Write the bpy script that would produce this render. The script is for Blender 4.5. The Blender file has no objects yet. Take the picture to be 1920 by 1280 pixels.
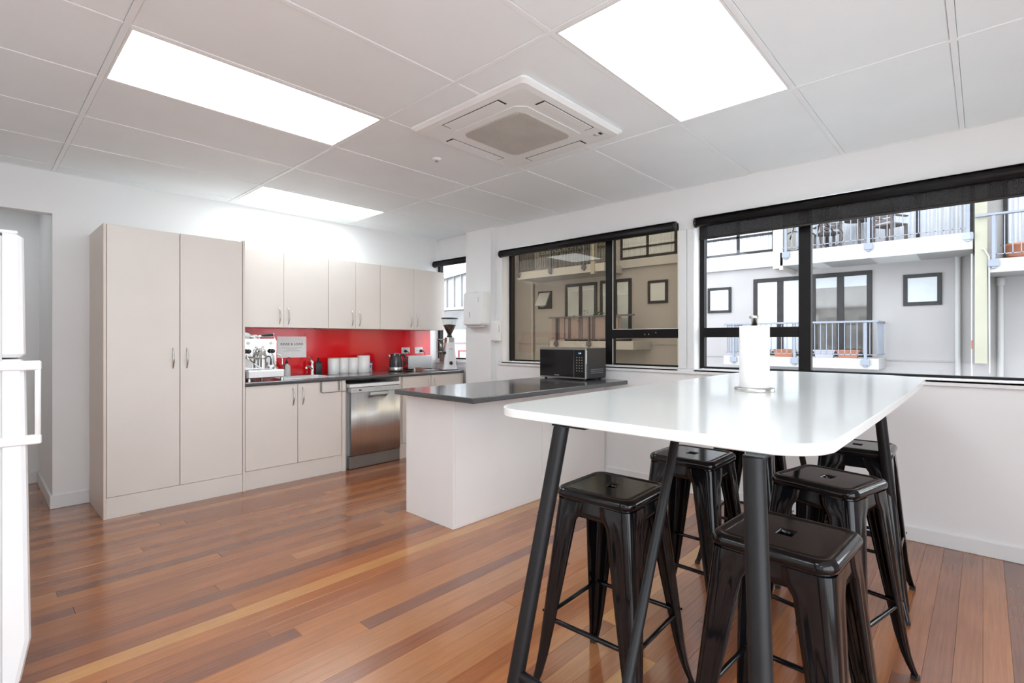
import bpy, math, random
from mathutils import Vector, Matrix
random.seed(7)
R=math.radians
SC=bpy.context.scene; COL=SC.collection
# ---------------- camera, world, exposure ----------------
H=1.3; F0=948.0; YAW=R(42.97)
cd=bpy.data.cameras.new('camera'); cam=bpy.data.objects.new('camera',cd); COL.objects.link(cam)
cd.sensor_width=36; cd.lens=36*F0/1920; cd.shift_y=-4/1920; cd.clip_start=.02; cd.clip_end=200
cam.location=(0,0,H); cam.rotation_euler=(R(90),0,YAW-R(90)); SC.camera=cam
W=bpy.data.worlds.new('overcast'); SC.world=W; W.use_nodes=True
nt=W.node_tree; bg=nt.nodes['Background']
tc=nt.nodes.new('ShaderNodeTexCoord'); nz=nt.nodes.new('ShaderNodeTexNoise'); nz.inputs['Scale'].default_value=1.6; nz.inputs['Detail'].default_value=3
cr=nt.nodes.new('ShaderNodeValToRGB'); cr.color_ramp.elements[0].position=.3; cr.color_ramp.elements[1].position=.75
cr.color_ramp.elements[0].color=(.84,.91,1,1); cr.color_ramp.elements[1].color=(.93,.97,1,1)
nt.links.new(tc.outputs['Generated'],nz.inputs['Vector']); nt.links.new(nz.outputs['Fac'],cr.inputs['Fac']); nt.links.new(cr.outputs['Color'],bg.inputs['Color'])
WORLD=3.3; PANEL=3.8
bg.inputs['Strength'].default_value=WORLD
SC.view_settings.view_transform='Standard'; SC.view_settings.look='None'; SC.view_settings.gamma=1
SC.view_settings.exposure=0.96; SC.view_settings.use_curve_mapping=False
try:
    SC.cycles.max_bounces=12; SC.cycles.diffuse_bounces=9; SC.cycles.transparent_max_bounces=16
    SC.cycles.use_denoising=True; SC.cycles.sample_clamp_indirect=6
except Exception: pass

# ---------------- helpers ----------------
class MB:
    def __init__(s): s.v=[]; s.f=[]; s.sm=[]
    def add(s,vs,fs,smooth=False):
        o=len(s.v); s.v+= [tuple(v) for v in vs]; s.f+=[tuple(i+o for i in f) for f in fs]; s.sm+=[smooth]*len(fs); return s
    def box(s,x0,x1,y0,y1,z0,z1,b=0):
        x0,x1=sorted((x0,x1)); y0,y1=sorted((y0,y1)); z0,z1=sorted((z0,z1))
        if b<=0:
            vs=[(x,y,z) for z in (z0,z1) for y in (y0,y1) for x in (x0,x1)]
            return s.add(vs,[(0,2,3,1),(4,5,7,6),(0,1,5,4),(2,6,7,3),(0,4,6,2),(1,3,7,5)])
        b=min(b,(x1-x0)*.49,(y1-y0)*.49,(z1-z0)*.49)
        vs=[];idx={}
        X=(x0,x1);Y=(y0,y1);Z=(z0,z1)
        for i in (0,1):
            for j in (0,1):
                for k in (0,1):
                    sx=b if i==0 else -b; sy=b if j==0 else -b; sz=b if k==0 else -b
                    idx[i,j,k,0]=len(vs); vs.append((X[i],Y[j]+sy,Z[k]+sz))
                    idx[i,j,k,1]=len(vs); vs.append((X[i]+sx,Y[j],Z[k]+sz))
                    idx[i,j,k,2]=len(vs); vs.append((X[i]+sx,Y[j]+sy,Z[k]))
        g=lambda i,j,k,a: idx[i,j,k,a]
        fs=[(g(0,0,0,0),g(0,0,1,0),g(0,1,1,0),g(0,1,0,0)),(g(1,0,0,0),g(1,1,0,0),g(1,1,1,0),g(1,0,1,0)),
            (g(0,0,0,1),g(1,0,0,1),g(1,0,1,1),g(0,0,1,1)),(g(0,1,0,1),g(0,1,1,1),g(1,1,1,1),g(1,1,0,1)),
            (g(0,0,0,2),g(0,1,0,2),g(1,1,0,2),g(1,0,0,2)),(g(0,0,1,2),g(1,0,1,2),g(1,1,1,2),g(0,1,1,2))]
        for i in (0,1):
            for j in (0,1):
                fs.append((g(i,j,0,0),g(i,j,1,0),g(i,j,1,1),g(i,j,0,1)) if i==j else (g(i,j,0,1),g(i,j,1,1),g(i,j,1,0),g(i,j,0,0)))
            for k in (0,1):
                fs.append((g(i,0,k,0),g(i,1,k,0),g(i,1,k,2),g(i,0,k,2)) if i!=k else (g(i,0,k,2),g(i,1,k,2),g(i,1,k,0),g(i,0,k,0)))
        for j in (0,1):
            for k in (0,1):
                fs.append((g(0,j,k,1),g(1,j,k,1),g(1,j,k,2),g(0,j,k,2)) if j==k else (g(0,j,k,2),g(1,j,k,2),g(1,j,k,1),g(0,j,k,1)))
        for i in (0,1):
            for j in (0,1):
                for k in (0,1):
                    t=(g(i,j,k,0),g(i,j,k,1),g(i,j,k,2)); fs.append(t if (i+j+k)%2 else t[::-1])
        return s.add(vs,fs)
    def tube(s,pts,r,n=10,cap=True,closed=False):
        pts=[Vector(p) for p in pts]; m=len(pts)
        rs=r if isinstance(r,(list,tuple)) else [r]*m
        up=None; vs=[]
        for i,p in enumerate(pts):
            if closed: t=(pts[(i+1)%m]-pts[i-1]).normalized()
            else: t=(pts[min(i+1,m-1)]-pts[max(i-1,0)]).normalized()
            if up is None:
                up=Vector((0,0,1)) if abs(t.z)<.9 else Vector((1,0,0))
            u=(up-t*up.dot(t)).normalized(); w=t.cross(u); up=u
            for k in range(n):
                a=2*math.pi*k/n; vs.append(p+(u*math.cos(a)+w*math.sin(a))*rs[i])
        fs=[]
        for i in range(m if closed else m-1):
            j=(i+1)%m
            for k in range(n):
                l=(k+1)%n; fs.append((i*n+k,i*n+l,j*n+l,j*n+k))
        s.add(vs,fs,True)
        if cap and not closed:
            s.add(vs[:n],[tuple(range(n))[::-1]]); s.add(vs[-n:],[tuple(range(n))])
        return s
    def lathe(s,prof,c=(0,0,0),n=24,axis='z',cap=True):
        vs=[]
        for r,z in prof:
            for k in range(n):
                a=2*math.pi*k/n; x,y=r*math.cos(a),r*math.sin(a)
                p={'z':(x,y,z),'x':(z,x,y),'y':(y,z,x)}[axis]
                vs.append((p[0]+c[0],p[1]+c[1],p[2]+c[2]))
        fs=[]
        m=len(prof)
        for i in range(m-1):
            for k in range(n):
                l=(k+1)%n; fs.append((i*n+k,i*n+l,(i+1)*n+l,(i+1)*n+k))
        s.add(vs,fs,True)
        if cap:
            if prof[0][0]>1e-5: s.add(vs[:n],[tuple(range(n))[::-1]])
            if prof[-1][0]>1e-5: s.add(vs[-n:],[tuple(range(n))])
        return s
    def prism(s,out,z0,z1,b=0,smooth=False):
        """vertical prism of an xy outline (ccw) with a chamfered rim"""
        n=len(out); cx=sum(p[0] for p in out)/n; cy=sum(p[1] for p in out)/n
        def ins(d):
            q=[]
            for i in range(n):
                a=Vector(out[i-1]); p=Vector(out[i]); c=Vector(out[(i+1)%n])
                t1=(p-a).normalized(); t2=(c-p).normalized(); nn=Vector((-(t1.y+t2.y),t1.x+t2.x))
                nn=nn.normalized() if nn.length>1e-6 else Vector((0,0)); k=1/max(.4,nn.dot(Vector((-t1.y,t1.x)))) ; q.append(p+nn*d*k)
            return q
        loops=[]
        if b>0: lv=[(b,z0),(0,z0+b),(0,z1-b),(b*.3,z1-b*.3),(b,z1)]
        else: lv=[(0,z0),(0,z1)]
        vs=[]
        for d,z in lv:
            for p in (ins(d) if d else out): vs.append((p[0],p[1],z))
        fs=[]
        for i in range(len(lv)-1):
            for k in range(n):
                l=(k+1)%n; fs.append((i*n+k,i*n+l,(i+1)*n+l,(i+1)*n+k))
        s.add(vs,fs,smooth)
        s.add(vs[:n],[tuple(range(n))[::-1]]); s.add(vs[-n:],[tuple(range(n))]); return s
    def quad(s,a,b,c,d): return s.add([a,b,c,d],[(0,1,2,3)])
    def build(s,name,mat,parent=None,kind=None,loc=None):
        me=bpy.data.meshes.new(name); me.from_pydata(s.v,[],s.f); me.materials.append(mat)
        me.polygons.foreach_set('use_smooth',s.sm); me.update()
        o=bpy.data.objects.new(name,me); COL.objects.link(o)
        if parent: o.parent=parent
        if kind: o['kind']=kind
        if loc: o.location=loc
        return o
def rrect(x0,x1,y0,y1,r,n=6):
    rs=r if isinstance(r,(list,tuple)) else [r]*4   # corners: (x1,y1),(x0,y1),(x0,y0),(x1,y0)
    out=[]
    for (cx,cy,a0),q in zip([(x1,y1,0),(x0,y1,90),(x0,y0,180),(x1,y0,270)],rs):
        sx=-1 if cx==x1 else 1; sy=-1 if cy==y1 else 1
        for k in range(n+1):
            a=R(a0+90*k/n); out.append((cx+sx*q+q*math.cos(a),cy+sy*q+q*math.sin(a)))
    return out
def thing(name,label,cat,loc=(0,0,0),rz=0,group=None):
    o=bpy.data.objects.new(name,None); COL.objects.link(o); o.location=loc; o.rotation_euler=(0,0,rz)
    o.empty_display_size=.05; o['label']=label; o['category']=cat
    if group: o['group']=group
    return o
def tag(o,label,cat,group=None):
    o['label']=label; o['category']=cat
    if group: o['group']=group
    return o
def copy_tree(o,parent=None):
    c=o.copy(); COL.objects.link(c); c.parent=parent
    for ch in list(o.children): copy_tree(ch,c)
    return c
def text(body,size,mat,parent,loc,rot,name='lettering',ext=.0004,align='CENTER'):
    cu=bpy.data.curves.new(name,'FONT'); cu.body=body; cu.size=size; cu.extrude=ext; cu.align_x=align; cu.align_y='CENTER'; cu.resolution_u=3
    t=bpy.data.objects.new('tmp',cu); COL.objects.link(t); dg=bpy.context.evaluated_depsgraph_get()
    me=bpy.data.meshes.new_from_object(t.evaluated_get(dg)); bpy.data.objects.remove(t); me.materials.clear(); me.materials.append(mat)
    o=bpy.data.objects.new(name,me); COL.objects.link(o); o.parent=parent; o.location=loc; o.rotation_euler=rot; return o

# ---------------- materials ----------------
def mat(name,col,rough=.5,metal=0,var=.04,scale=8,bump=0,bscale=200,coat=0,spec=.5,aniso=0,trans=0,alpha=1,stretch=None,col2=None):
    m=bpy.data.materials.new(name); m.use_nodes=True; t=m.node_tree; p=t.nodes['Principled BSDF']
    p.inputs['Roughness'].default_value=rough; p.inputs['Metallic'].default_value=metal
    p.inputs['Coat Weight'].default_value=coat; p.inputs['Coat Roughness'].default_value=.06; p.inputs['Specular IOR Level'].default_value=spec
    p.inputs['Transmission Weight'].default_value=trans; p.inputs['Alpha'].default_value=alpha
    g=t.nodes.new('ShaderNodeNewGeometry'); vec=g.outputs['Position']
    if stretch:
        mp=t.nodes.new('ShaderNodeMapping'); mp.inputs['Scale'].default_value=stretch; t.links.new(vec,mp.inputs['Vector']); vec=mp.outputs['Vector']
    n=t.nodes.new('ShaderNodeTexNoise'); n.inputs['Scale'].default_value=scale; n.inputs['Detail'].default_value=4; t.links.new(vec,n.inputs['Vector'])
    r=t.nodes.new('ShaderNodeValToRGB'); r.color_ramp.elements[0].position=.3; r.color_ramp.elements[1].position=.7
    c2=col2 or tuple(min(1,c*(1+var)) for c in col); c1=col if col2 else tuple(c*(1-var) for c in col)
    r.color_ramp.elements[0].color=(*c1,1); r.color_ramp.elements[1].color=(*c2,1)
    t.links.new(n.outputs['Fac'],r.inputs['Fac']); t.links.new(r.outputs['Color'],p.inputs['Base Color'])
    if bump:
        b=t.nodes.new('ShaderNodeBump'); b.inputs['Strength'].default_value=bump; b.inputs['Distance'].default_value=.002
        n2=t.nodes.new('ShaderNodeTexNoise'); n2.inputs['Scale'].default_value=bscale; n2.inputs['Detail'].default_value=3; t.links.new(vec,n2.inputs['Vector'])
        t.links.new(n2.outputs['Fac'],b.inputs['Height']); t.links.new(b.outputs['Normal'],p.inputs['Normal'])
    return m
def emis(name,col,st):
    m=bpy.data.materials.new(name); m.use_nodes=True; p=m.node_tree.nodes['Principled BSDF']
    p.inputs['Base Color'].default_value=(*col,1); p.inputs['Emission Color'].default_value=(*col,1); p.inputs['Emission Strength'].default_value=st; return m
def glass(name,tint,ior=1.45,boost=0):
    m=bpy.data.materials.new(name); m.use_nodes=True; t=m.node_tree; t.nodes.clear(); gg=t.nodes.new('ShaderNodeNewGeometry'); ir=t.nodes.new('ShaderNodeMapRange'); ir.inputs['To Min'].default_value=ior; ir.inputs['To Max'].default_value=1/ior; t.links.new(gg.outputs['Backfacing'],ir.inputs['Value'])
    o=t.nodes.new('ShaderNodeOutputMaterial'); tr=t.nodes.new('ShaderNodeBsdfTransparent'); tr.inputs['Color'].default_value=(*tint,1)
    gl=t.nodes.new('ShaderNodeBsdfGlossy'); gl.inputs['Roughness'].default_value=.0; fr=t.nodes.new('ShaderNodeFresnel'); t.links.new(ir.outputs['Result'],fr.inputs['IOR'])
    n=t.nodes.new('ShaderNodeTexNoise'); n.inputs['Scale'].default_value=3; mr=t.nodes.new('ShaderNodeMapRange'); mr.inputs['To Min'].default_value=.95; mr.inputs['To Max'].default_value=1.0
    cmx=t.nodes.new('ShaderNodeMixRGB'); cmx.blend_type='MULTIPLY'; cmx.inputs['Fac'].default_value=1; cmx.inputs['Color1'].default_value=(*tint,1)
    t.links.new(n.outputs['Fac'],mr.inputs['Value']); t.links.new(mr.outputs['Result'],cmx.inputs['Color2']); t.links.new(cmx.outputs['Color'],tr.inputs['Color'])
    mx=t.nodes.new('ShaderNodeMixShader'); t.links.new(fr.outputs['Fac'],mx.inputs['Fac']); t.links.new(tr.outputs[0],mx.inputs[1]); t.links.new(gl.outputs[0],mx.inputs[2]); t.links.new(mx.outputs[0],o.inputs['Surface']); return m
def wood(name,a,b):
    m=mat(name,a,rough=.22,scale=1,stretch=(1.2,42,1),bump=.04,bscale=6,col2=b,coat=.55)
    t=m.node_tree; p=t.nodes['Principled BSDF']; p.inputs['Coat Roughness'].default_value=.13
    n=[x for x in t.nodes if x.type=='TEX_NOISE'][0]; n.inputs['Scale'].default_value=2.2; n.inputs['Detail'].default_value=7; n.inputs['Roughness'].default_value=.65
    # slow blotches along the board, different from board to board
    g=t.nodes.new('ShaderNodeNewGeometry'); oi=t.nodes.new('ShaderNodeObjectInfo'); ad=t.nodes.new('ShaderNodeVectorMath'); ad.operation='MULTIPLY_ADD'
    cb=t.nodes.new('ShaderNodeCombineXYZ'); t.links.new(oi.outputs['Random'],cb.inputs['X']); t.links.new(oi.outputs['Random'],cb.inputs['Y'])
    ad.inputs[1].default_value=(37,53,0); t.links.new(cb.outputs[0],ad.inputs[0]); t.links.new(g.outputs['Position'],ad.inputs[2])
    n2=t.nodes.new('ShaderNodeTexNoise'); n2.inputs['Scale'].default_value=3.0; n2.inputs['Detail'].default_value=5; t.links.new(ad.outputs[0],n2.inputs['Vector'])
    hs=t.nodes.new('ShaderNodeHueSaturation'); mr=t.nodes.new('ShaderNodeMapRange'); mr.inputs['To Min'].default_value=.78; mr.inputs['To Max'].default_value=1.22
    r=[x for x in t.nodes if x.type=='VALTORGB'][0]
    t.links.new(n2.outputs['Fac'],mr.inputs['Value']); t.links.new(mr.outputs['Result'],hs.inputs['Value']); t.links.new(r.outputs['Color'],hs.inputs['Color']); t.links.new(hs.outputs['Color'],p.inputs['Base Color'])
    return m
M={}
M['wall']=mat('wall_paint',(.83,.83,.825),.55,var=.015,scale=2,bump=.05,bscale=300)
M['ceil']=mat('ceiling_tile_vinyl',(.89,.945,.965),.6,var=.015,scale=3,bump=.08,bscale=180)
M['bar']=mat('ceiling_bar_white',(.90,.935,.95),.4,var=.01)
M['trim']=mat('trim_gloss_white',(.80,.81,.81),.3,var=.01)
M['dark_gap']=mat('plenum_dark',(.05,.05,.05),.9)
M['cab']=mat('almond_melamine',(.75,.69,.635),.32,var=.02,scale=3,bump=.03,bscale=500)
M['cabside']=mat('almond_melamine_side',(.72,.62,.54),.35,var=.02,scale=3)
M['white_mel']=mat('white_melamine',(.86,.845,.83),.3,var=.015,scale=3)
M['top']=mat('charcoal_laminate',(.025,.026,.028),.20,var=.6,scale=420,col2=(.105,.108,.112),bump=.03,bscale=300,coat=.35)
M['red']=mat('red_glass_splashback',(.74,.008,.014),.14,var=.03,scale=1,coat=.15,spec=.4)
M['chrome']=mat('chrome',(.80,.80,.80),.07,1,var=.02)
M['satin']=mat('satin_nickel',(.60,.59,.57),.28,1,var=.04,scale=30)
M['steel']=mat('brushed_steel',(.80,.80,.80),.36,1,var=.08,scale=3,stretch=(160,160,.6),bump=.04,bscale=2)
M['steel_grey']=mat('grey_steel',(.28,.27,.26),.35,.6,var=.05)
M['black']=mat('black_plastic',(.012,.012,.013),.35,var=.2)
M['blackmat']=mat('black_rubber',(.02,.02,.02),.6,var=.2)
M['gloss']=mat('black_gloss_enamel',(.004,.004,.005),.11,var=.2,scale=10,coat=0,spec=.34,bump=.02,bscale=25)
M['powder']=mat('black_powdercoat',(.008,.008,.009),.42,spec=.28,var=.15,scale=20,bump=.05,bscale=600)
M['alu']=mat('black_aluminium',(.006,.005,.005),.4,var=.2,spec=.25)
M['white']=mat('white_gloss_plastic',(.74,.745,.75),.22,var=.01,coat=.3)
M['table']=mat('white_table_laminate',(.78,.80,.79),.16,var=.01,scale=2,coat=.2)
M['paper']=mat('paper_white',(.86,.85,.84),.8,var=.02,scale=40,bump=.15,bscale=160)
M['ceramic']=mat('white_ceramic',(.84,.83,.82),.18,var=.01,coat=.4)
M['bamboo']=mat('bamboo_lid',(.60,.38,.20),.5,var=.15,scale=20)
M['grey']=mat('mid_grey_plastic',(.30,.30,.30),.5,var=.05)
M['lgrey']=mat('pale_grey_plastic',(.55,.55,.54),.45,var=.05)
M['ink']=mat('dark_ink',(.03,.03,.03),.8)
M['grille']=mat('warm_grey_grille',(.60,.58,.54),.5,var=.05)
M['acwhite']=mat('unit_white',(.84,.855,.85),.35,var=.01)
M['blue']=mat('blue_print',(.03,.06,.25),.4,var=.1)
M['beans']=mat('coffee_beans',(.05,.018,.008),.4,var=.6,scale=160,bump=.6,bscale=120)
M['clear']=glass('clear_plastic',(.92,.92,.90))
M['glass']=glass('window_glass_clear',(.985,.99,.985),1.3)
M['bronze']=glass('window_glass_bronze',(.56,.505,.425),1.42)
M['diff']=emis('light_diffuser',(.86,.95,1),PANEL)
M['lcd']=emis('clock_digits',(.25,.6,1),1.2)
M['frame_t']=mat('light_frame_white',(.85,.85,.85),.3,var=.01)
WOODS=[wood('board_orange',(.30,.104,.033),(.42,.160,.056)),wood('board_red',(.20,.066,.028),(.30,.105,.044)),
       wood('board_brown',(.155,.056,.031),(.23,.088,.046)),wood('board_gold',(.42,.19,.062),(.53,.26,.095)),
       wood('board_tan',(.32,.128,.050),(.42,.180,.074)),wood('board_rust',(.25,.082,.030),(.35,.128,.048))]
WW=[5,4,1.6,1.3,3,5]

# ---------------- setting ----------------
XW=4.16; YB=5.225; CZ=2.59; XL=-2.5; YR=-2.05
fl=MB().box(XL-.1,XW,YR-.1,6.45,-.12,-.014).build('floor',M['dark_gap'],kind='structure')
P=.0875
def vis(x0,x1,y):
    # distance of the board from the camera, to choose which boards are parts
    for x in (x0,(x0+x1)/2,x1):
        d=x*math.cos(YAW)+y*math.sin(YAW); r=x*math.sin(YAW)-y*math.cos(YAW)
        if d>1.2 and abs(r/d)<1.15: return True
    return False
nb=0; rest=[MB() for _ in WOODS]; row=0; y=-2.1
while y<6.3:
    x=-2.5-random.random()*1.5; prev=-1
    while x<XW-.02:
        L=random.uniform(1.4,4.2); x1=min(x+L,XW-.01)
        if XW-x1<.35: x1=XW-.01
        k=random.choices(range(6),WW)[0]
        if k==prev: k=random.choices(range(6),WW)[0]
        prev=k; a=max(x,XL)
        if x1>XL+.05:
            h=-.0004*random.random()
            if vis(a,x1,y+P/2) and nb<296:
                MB().box(a+.0004,x1-.0004,y+.0003,y+P-.0003,-.014,h,.0006).build('floorboard',WOODS[k],fl); nb+=1
            else: rest[k].box(a+.0004,x1-.0004,y+.0003,y+P-.0003,-.014,h,.0006)
        x=x1
    y+=P; row+=1
for k,m in enumerate(rest):
    if m.v: m.build('floorboards',WOODS[k],fl,kind='stuff')

def wallbox(name,boxes,mat_=None):
    m=MB()
    for b in boxes: m.box(*b)
    return m.build(name,mat_ or M['wall'],kind='structure')
XO=4.345 # outer face of window wall
# window openings (y0,y1)
SZ0,SZ1=1.045,2.30
W1=(-1.85,1.775); W2=(1.915,4.015); W3=(4.50,5.212)
wallbox('wall_right',[(XW,XO,YR,YB+.2,0,SZ0),(XW,XO,YR,YB+.2,SZ1,2.75),(XW,XO,YR,W1[0],SZ0,SZ1),(XW,XO,W1[1],W2[0],SZ0,SZ1),
    (XW,XO,W2[1],W3[0],SZ0,SZ1),(XW,4.25,W3[1],YB+.2,SZ0,SZ1),(4.085,XW,4.14,4.565,0,2.75)])
wallbox('wall_back',[(.435,XW,YB,YB+.1,0,2.75),(-.62,.435,YB,YB+.1,2.266,2.75),(.435,.535,YB+.1,6.285,0,2.75)])
wallbox('wall_corridor',[(-.72,.535,6.285,6.385,0,2.75)])
wallbox('wall_left',[(-.72,-.62,2.2,6.285,0,2.75),(XL-.1,-.72,2.2,2.3,0,2.75),(XL-.1,XL,YR,2.2,0,2.75)])
RX0,RX1,RZ0,RZ1=-2.4,1.5,.06,2.52  # unseen rear window, added to bring daylight from behind the camera
wallbox('wall_rear',[(XL-.1,XO,YR-.1,YR,0,RZ0),(XL-.1,XO,YR-.1,YR,RZ1,2.75),(XL-.1,RX0,YR-.1,YR,RZ0,RZ1),(RX1,XO,YR-.1,YR,RZ0,RZ1)])
m=MB()
for k in range(5):
    xx=RX0+(RX1-RX0)*k/4; m.box(xx-.02,xx+.02,YR-.07,YR-.02,RZ0,RZ1)
m.box(RX0,RX1,YR-.07,YR-.02,RZ0,RZ0+.04).box(RX0,RX1,YR-.07,YR-.02,RZ1-.04,RZ1)
m.build('window_rear_added',M['alu'],kind='structure')
# baseboards
def bb(name,*b):
    m=MB()
    for q in b: m.box(*q,.004)
    m.build(name,M['trim'],kind='structure')
bb('baseboard_right',(XW-.016,XW,YR,2.655,0,.092))
bb('baseboard_back',(.419,.655,YB-.016,YB,0,.105))
bb('baseboard_corridor',(.419,.435,YB,6.285,0,.105),(-.62,.419,6.269,6.285,0,.105))
bb('baseboard_left',(-.62,-.604,2.2,6.269,0,.105),(XL,XL+.016,YR,2.2,0,.105))
bb('baseboard_rear',(XL,XW,YR,YR+.016,0,.092))
# ceiling: slab, tiles, grid bars
ce=MB().box(XL-.1,XO,YR-.1,6.45,2.62,2.75).build('ceiling',M['dark_gap'],kind='structure')
GX=[-2.03,-.79,.44,1.665,2.89]; GY=[-1.76,-1.14,-.525,.093,.712,1.33,1.947,2.565,3.182,3.80,4.42,5.035]
LIGHTS={(2,7),(3,10),(3,4),(0,4),(0,1),(1,3),(0,6)}   # (col,row) cells with light panels; those out of view are added as fill light
xs=[XL]+GX+[XW]; ys=[YR]+GY+[YB]
cells={}
for i in range(len(xs)-1):
    for j in range(len(ys)-1):
        x0,x1,y0,y1=xs[i],xs[i+1],ys[j],ys[j+1]
        if x1<=-.6 and y0>=2.2: continue
        if i-1>=0 and (i-1,j-1) in LIGHTS: cells[i-1,j-1]=(x0,x1,y0,y1); continue
        g=.0135
        MB().box(x0+g,x1-g,y0+g,y1-g,CZ-.0015+random.uniform(-.0004,.0008),CZ+.012,.003).build('ceiling_tile',M['ceil'],ce)
for gx in GX:
    MB().box(gx-.012,gx+.012,YR,YB if gx>-.7 else 2.2,CZ-.004,CZ+.03,.0008).build('grid_bar',M['bar'],ce)
for gy in GY:
    for a,b in zip(xs[:-1],xs[1:]):
        if gy>2.2 and b<-.6: continue
        MB().box(max(a,-.62 if gy>2.2 else XL)+.0125,b-.0125,gy-.012,gy+.012,CZ-.0035,CZ+.03,.0008).build('grid_bar',M['bar'],ce)
MB().box(XW-.02,XW,YR,4.14,CZ-.003,CZ+.012).box(XL,4.14,YB-.02,YB,CZ-.003,CZ+.012).box(4.085-.02,4.085,4.14,4.565,CZ-.003,CZ+.012).build('edge_angle',M['bar'],ce)
MB().box(-.62,.435,YB+.1,6.285,2.45,2.47).build('ceiling_corridor',M['ceil'],kind='structure')
LL={(2,7):'long ceiling light panel at upper left, left of the air conditioner',
    (3,10):'small-looking far ceiling light panel nearest the wall cabinets',
    (3,4):'large bright ceiling light panel above the bar table, right of the air conditioner'}
for key,(x0,x1,y0,y1) in cells.items():
    t=thing('ceiling_light',LL.get(key) or {(0,4):'added ceiling fill light left of the camera, beyond the picture',(0,6):'added ceiling fill light far left of the camera, near the wall nib',(0,1):'added ceiling fill light behind the camera, near the left wall',(1,3):'added ceiling fill light straight above the camera, outside the picture'}[key],'ceiling light',((x0+x1)/2,(y0+y1)/2,CZ-.004),0,'recessed ceiling light panels')
    hx=(x1-x0)/2-.014; hy=(y1-y0)/2-.014; m=MB()
    m.box(-hx,hx,-hy,-hy+.010,0,.012,.001).box(-hx,hx,hy-.010,hy,0,.012,.001).box(-hx,-hx+.010,-hy+.010,hy-.010,0,.012,.001).box(hx-.010,hx,-hy+.010,hy-.010,0,.012,.001)
    m.build('light_frame',M['frame_t'],t)
    MB().box(-hx+.010,hx-.010,-hy+.010,hy-.010,.004,.008).build('diffuser',M['diff'],t)
t=thing('ceiling_light','small added fill light inside the corridor, hidden behind the doorway head','ceiling light',(-.1,5.8,2.440),0,'recessed ceiling light panels')  # unseen lamp, added to brighten the corridor
MB().box(-.31,.31,-.16,.16,0,.010,.001).build('light_frame',M['frame_t'],t)
MB().box(-.20,.20,-.08,.08,-.002,.0).build('diffuser',M['diff'],t)
# sills and window trims
def sill(name,y0,y1):
    MB().box(XW-.022,XW+.10,y0,y1,SZ0-.004,SZ0+.014,.003).build(name,M['trim'],kind='structure')
MB().box(XW-.022,XW+.02,YR,4.09,1.008,1.046,.003).box(XW-.022,XW+.10,W1[0],W1[1],1.03,1.050,.002).box(XW-.022,XW+.10,W2[0],W2[1],1.03,1.050,.002).build('trim_1',M['trim'],kind='structure')
MB().box(XW-.022,XW+.10,4.575,5.16,1.012,1.050,.003).build('trim_2',M['trim'],kind='structure')
MB().box(XW-.018,XW,1.842,1.913,1.05,2.235,.003).box(XW-.010,XW,1.777,1.838,1.05,2.235,.003).build('trim_3',M['trim'],kind='structure')
MB().box(XW-.012,XW,4.017,4.09,1.05,2.24,.003).build('trim_4',M['trim'],kind='structure')
# windows
FX0,FX1=4.262,4.322
def window(name,y0,y1,bars,panes,gl,dx=0):
    m=MB()
    for b in bars: m.box(FX0+dx,FX1+dx,*b,.002)
    w=m.build(name,M['alu'],kind='structure')
    for p in panes: MB().box(4.290+dx,4.294+dx,*p).build('pane',gl,w)
    return w
def frame_bars(y0,y1,extra):
    return [(y0,y0+.038,SZ0+.008,SZ1),(y1-.038,y1,SZ0+.008,SZ1),(y0+.038,y1-.038,SZ0+.008,SZ0+.024),(y0+.038,y1-.038,SZ1-.03,SZ1)]+extra
window('window_1',*W1,frame_bars(*W1,[(.937,1.018,SZ0+.024,SZ1-.03),(1.018,W1[1]-.038,1.317,1.397),(-1.05,-.97,SZ0+.024,SZ1-.03)]),
   [(1.018,W1[1]-.038,SZ0+.024,1.317),(1.018,W1[1]-.038,1.397,SZ1-.03),(-.97,.937,SZ0+.024,SZ1-.03),(W1[0]+.038,-1.05,SZ0+.024,SZ1-.03)],M['glass'])
w2=window('window_2',*W2,frame_bars(*W2,[(2.631,2.715,SZ0+.024,SZ1-.03),(W2[0]+.038,2.631,1.312,1.394)]),
   [(W2[0]+.038,2.631,SZ0+.024,1.312),(W2[0]+.038,2.631,1.394,SZ1-.03),(2.715,W2[1]-.038,SZ0+.024,SZ1-.03)],M['bronze'])
m=MB()
for yy,zz in ((2.29,1.346),(2.25,1.347),(2.18,1.362)): m.lathe([(0,0),(.005,-.001),(.004,-.003),(0,-.004)],(FX0,yy,zz),8,'x')
m.build('screw',M['satin'],w2)
window('window_3',*W3,frame_bars(*W3,[]),[(W3[0]+.038,W3[1]-.038,SZ0+.024,SZ1-.03)],M['glass'],-.085)
# white beads on the bronze panes
MB().box(4.257,4.262,2.627,2.632,1.06,1.305).box(4.257,4.262,2.627,2.632,1.398,2.26).box(4.257,4.262,1.955,2.63,1.394,1.399).build('glazing_bead',M['trim'],w2)

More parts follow.
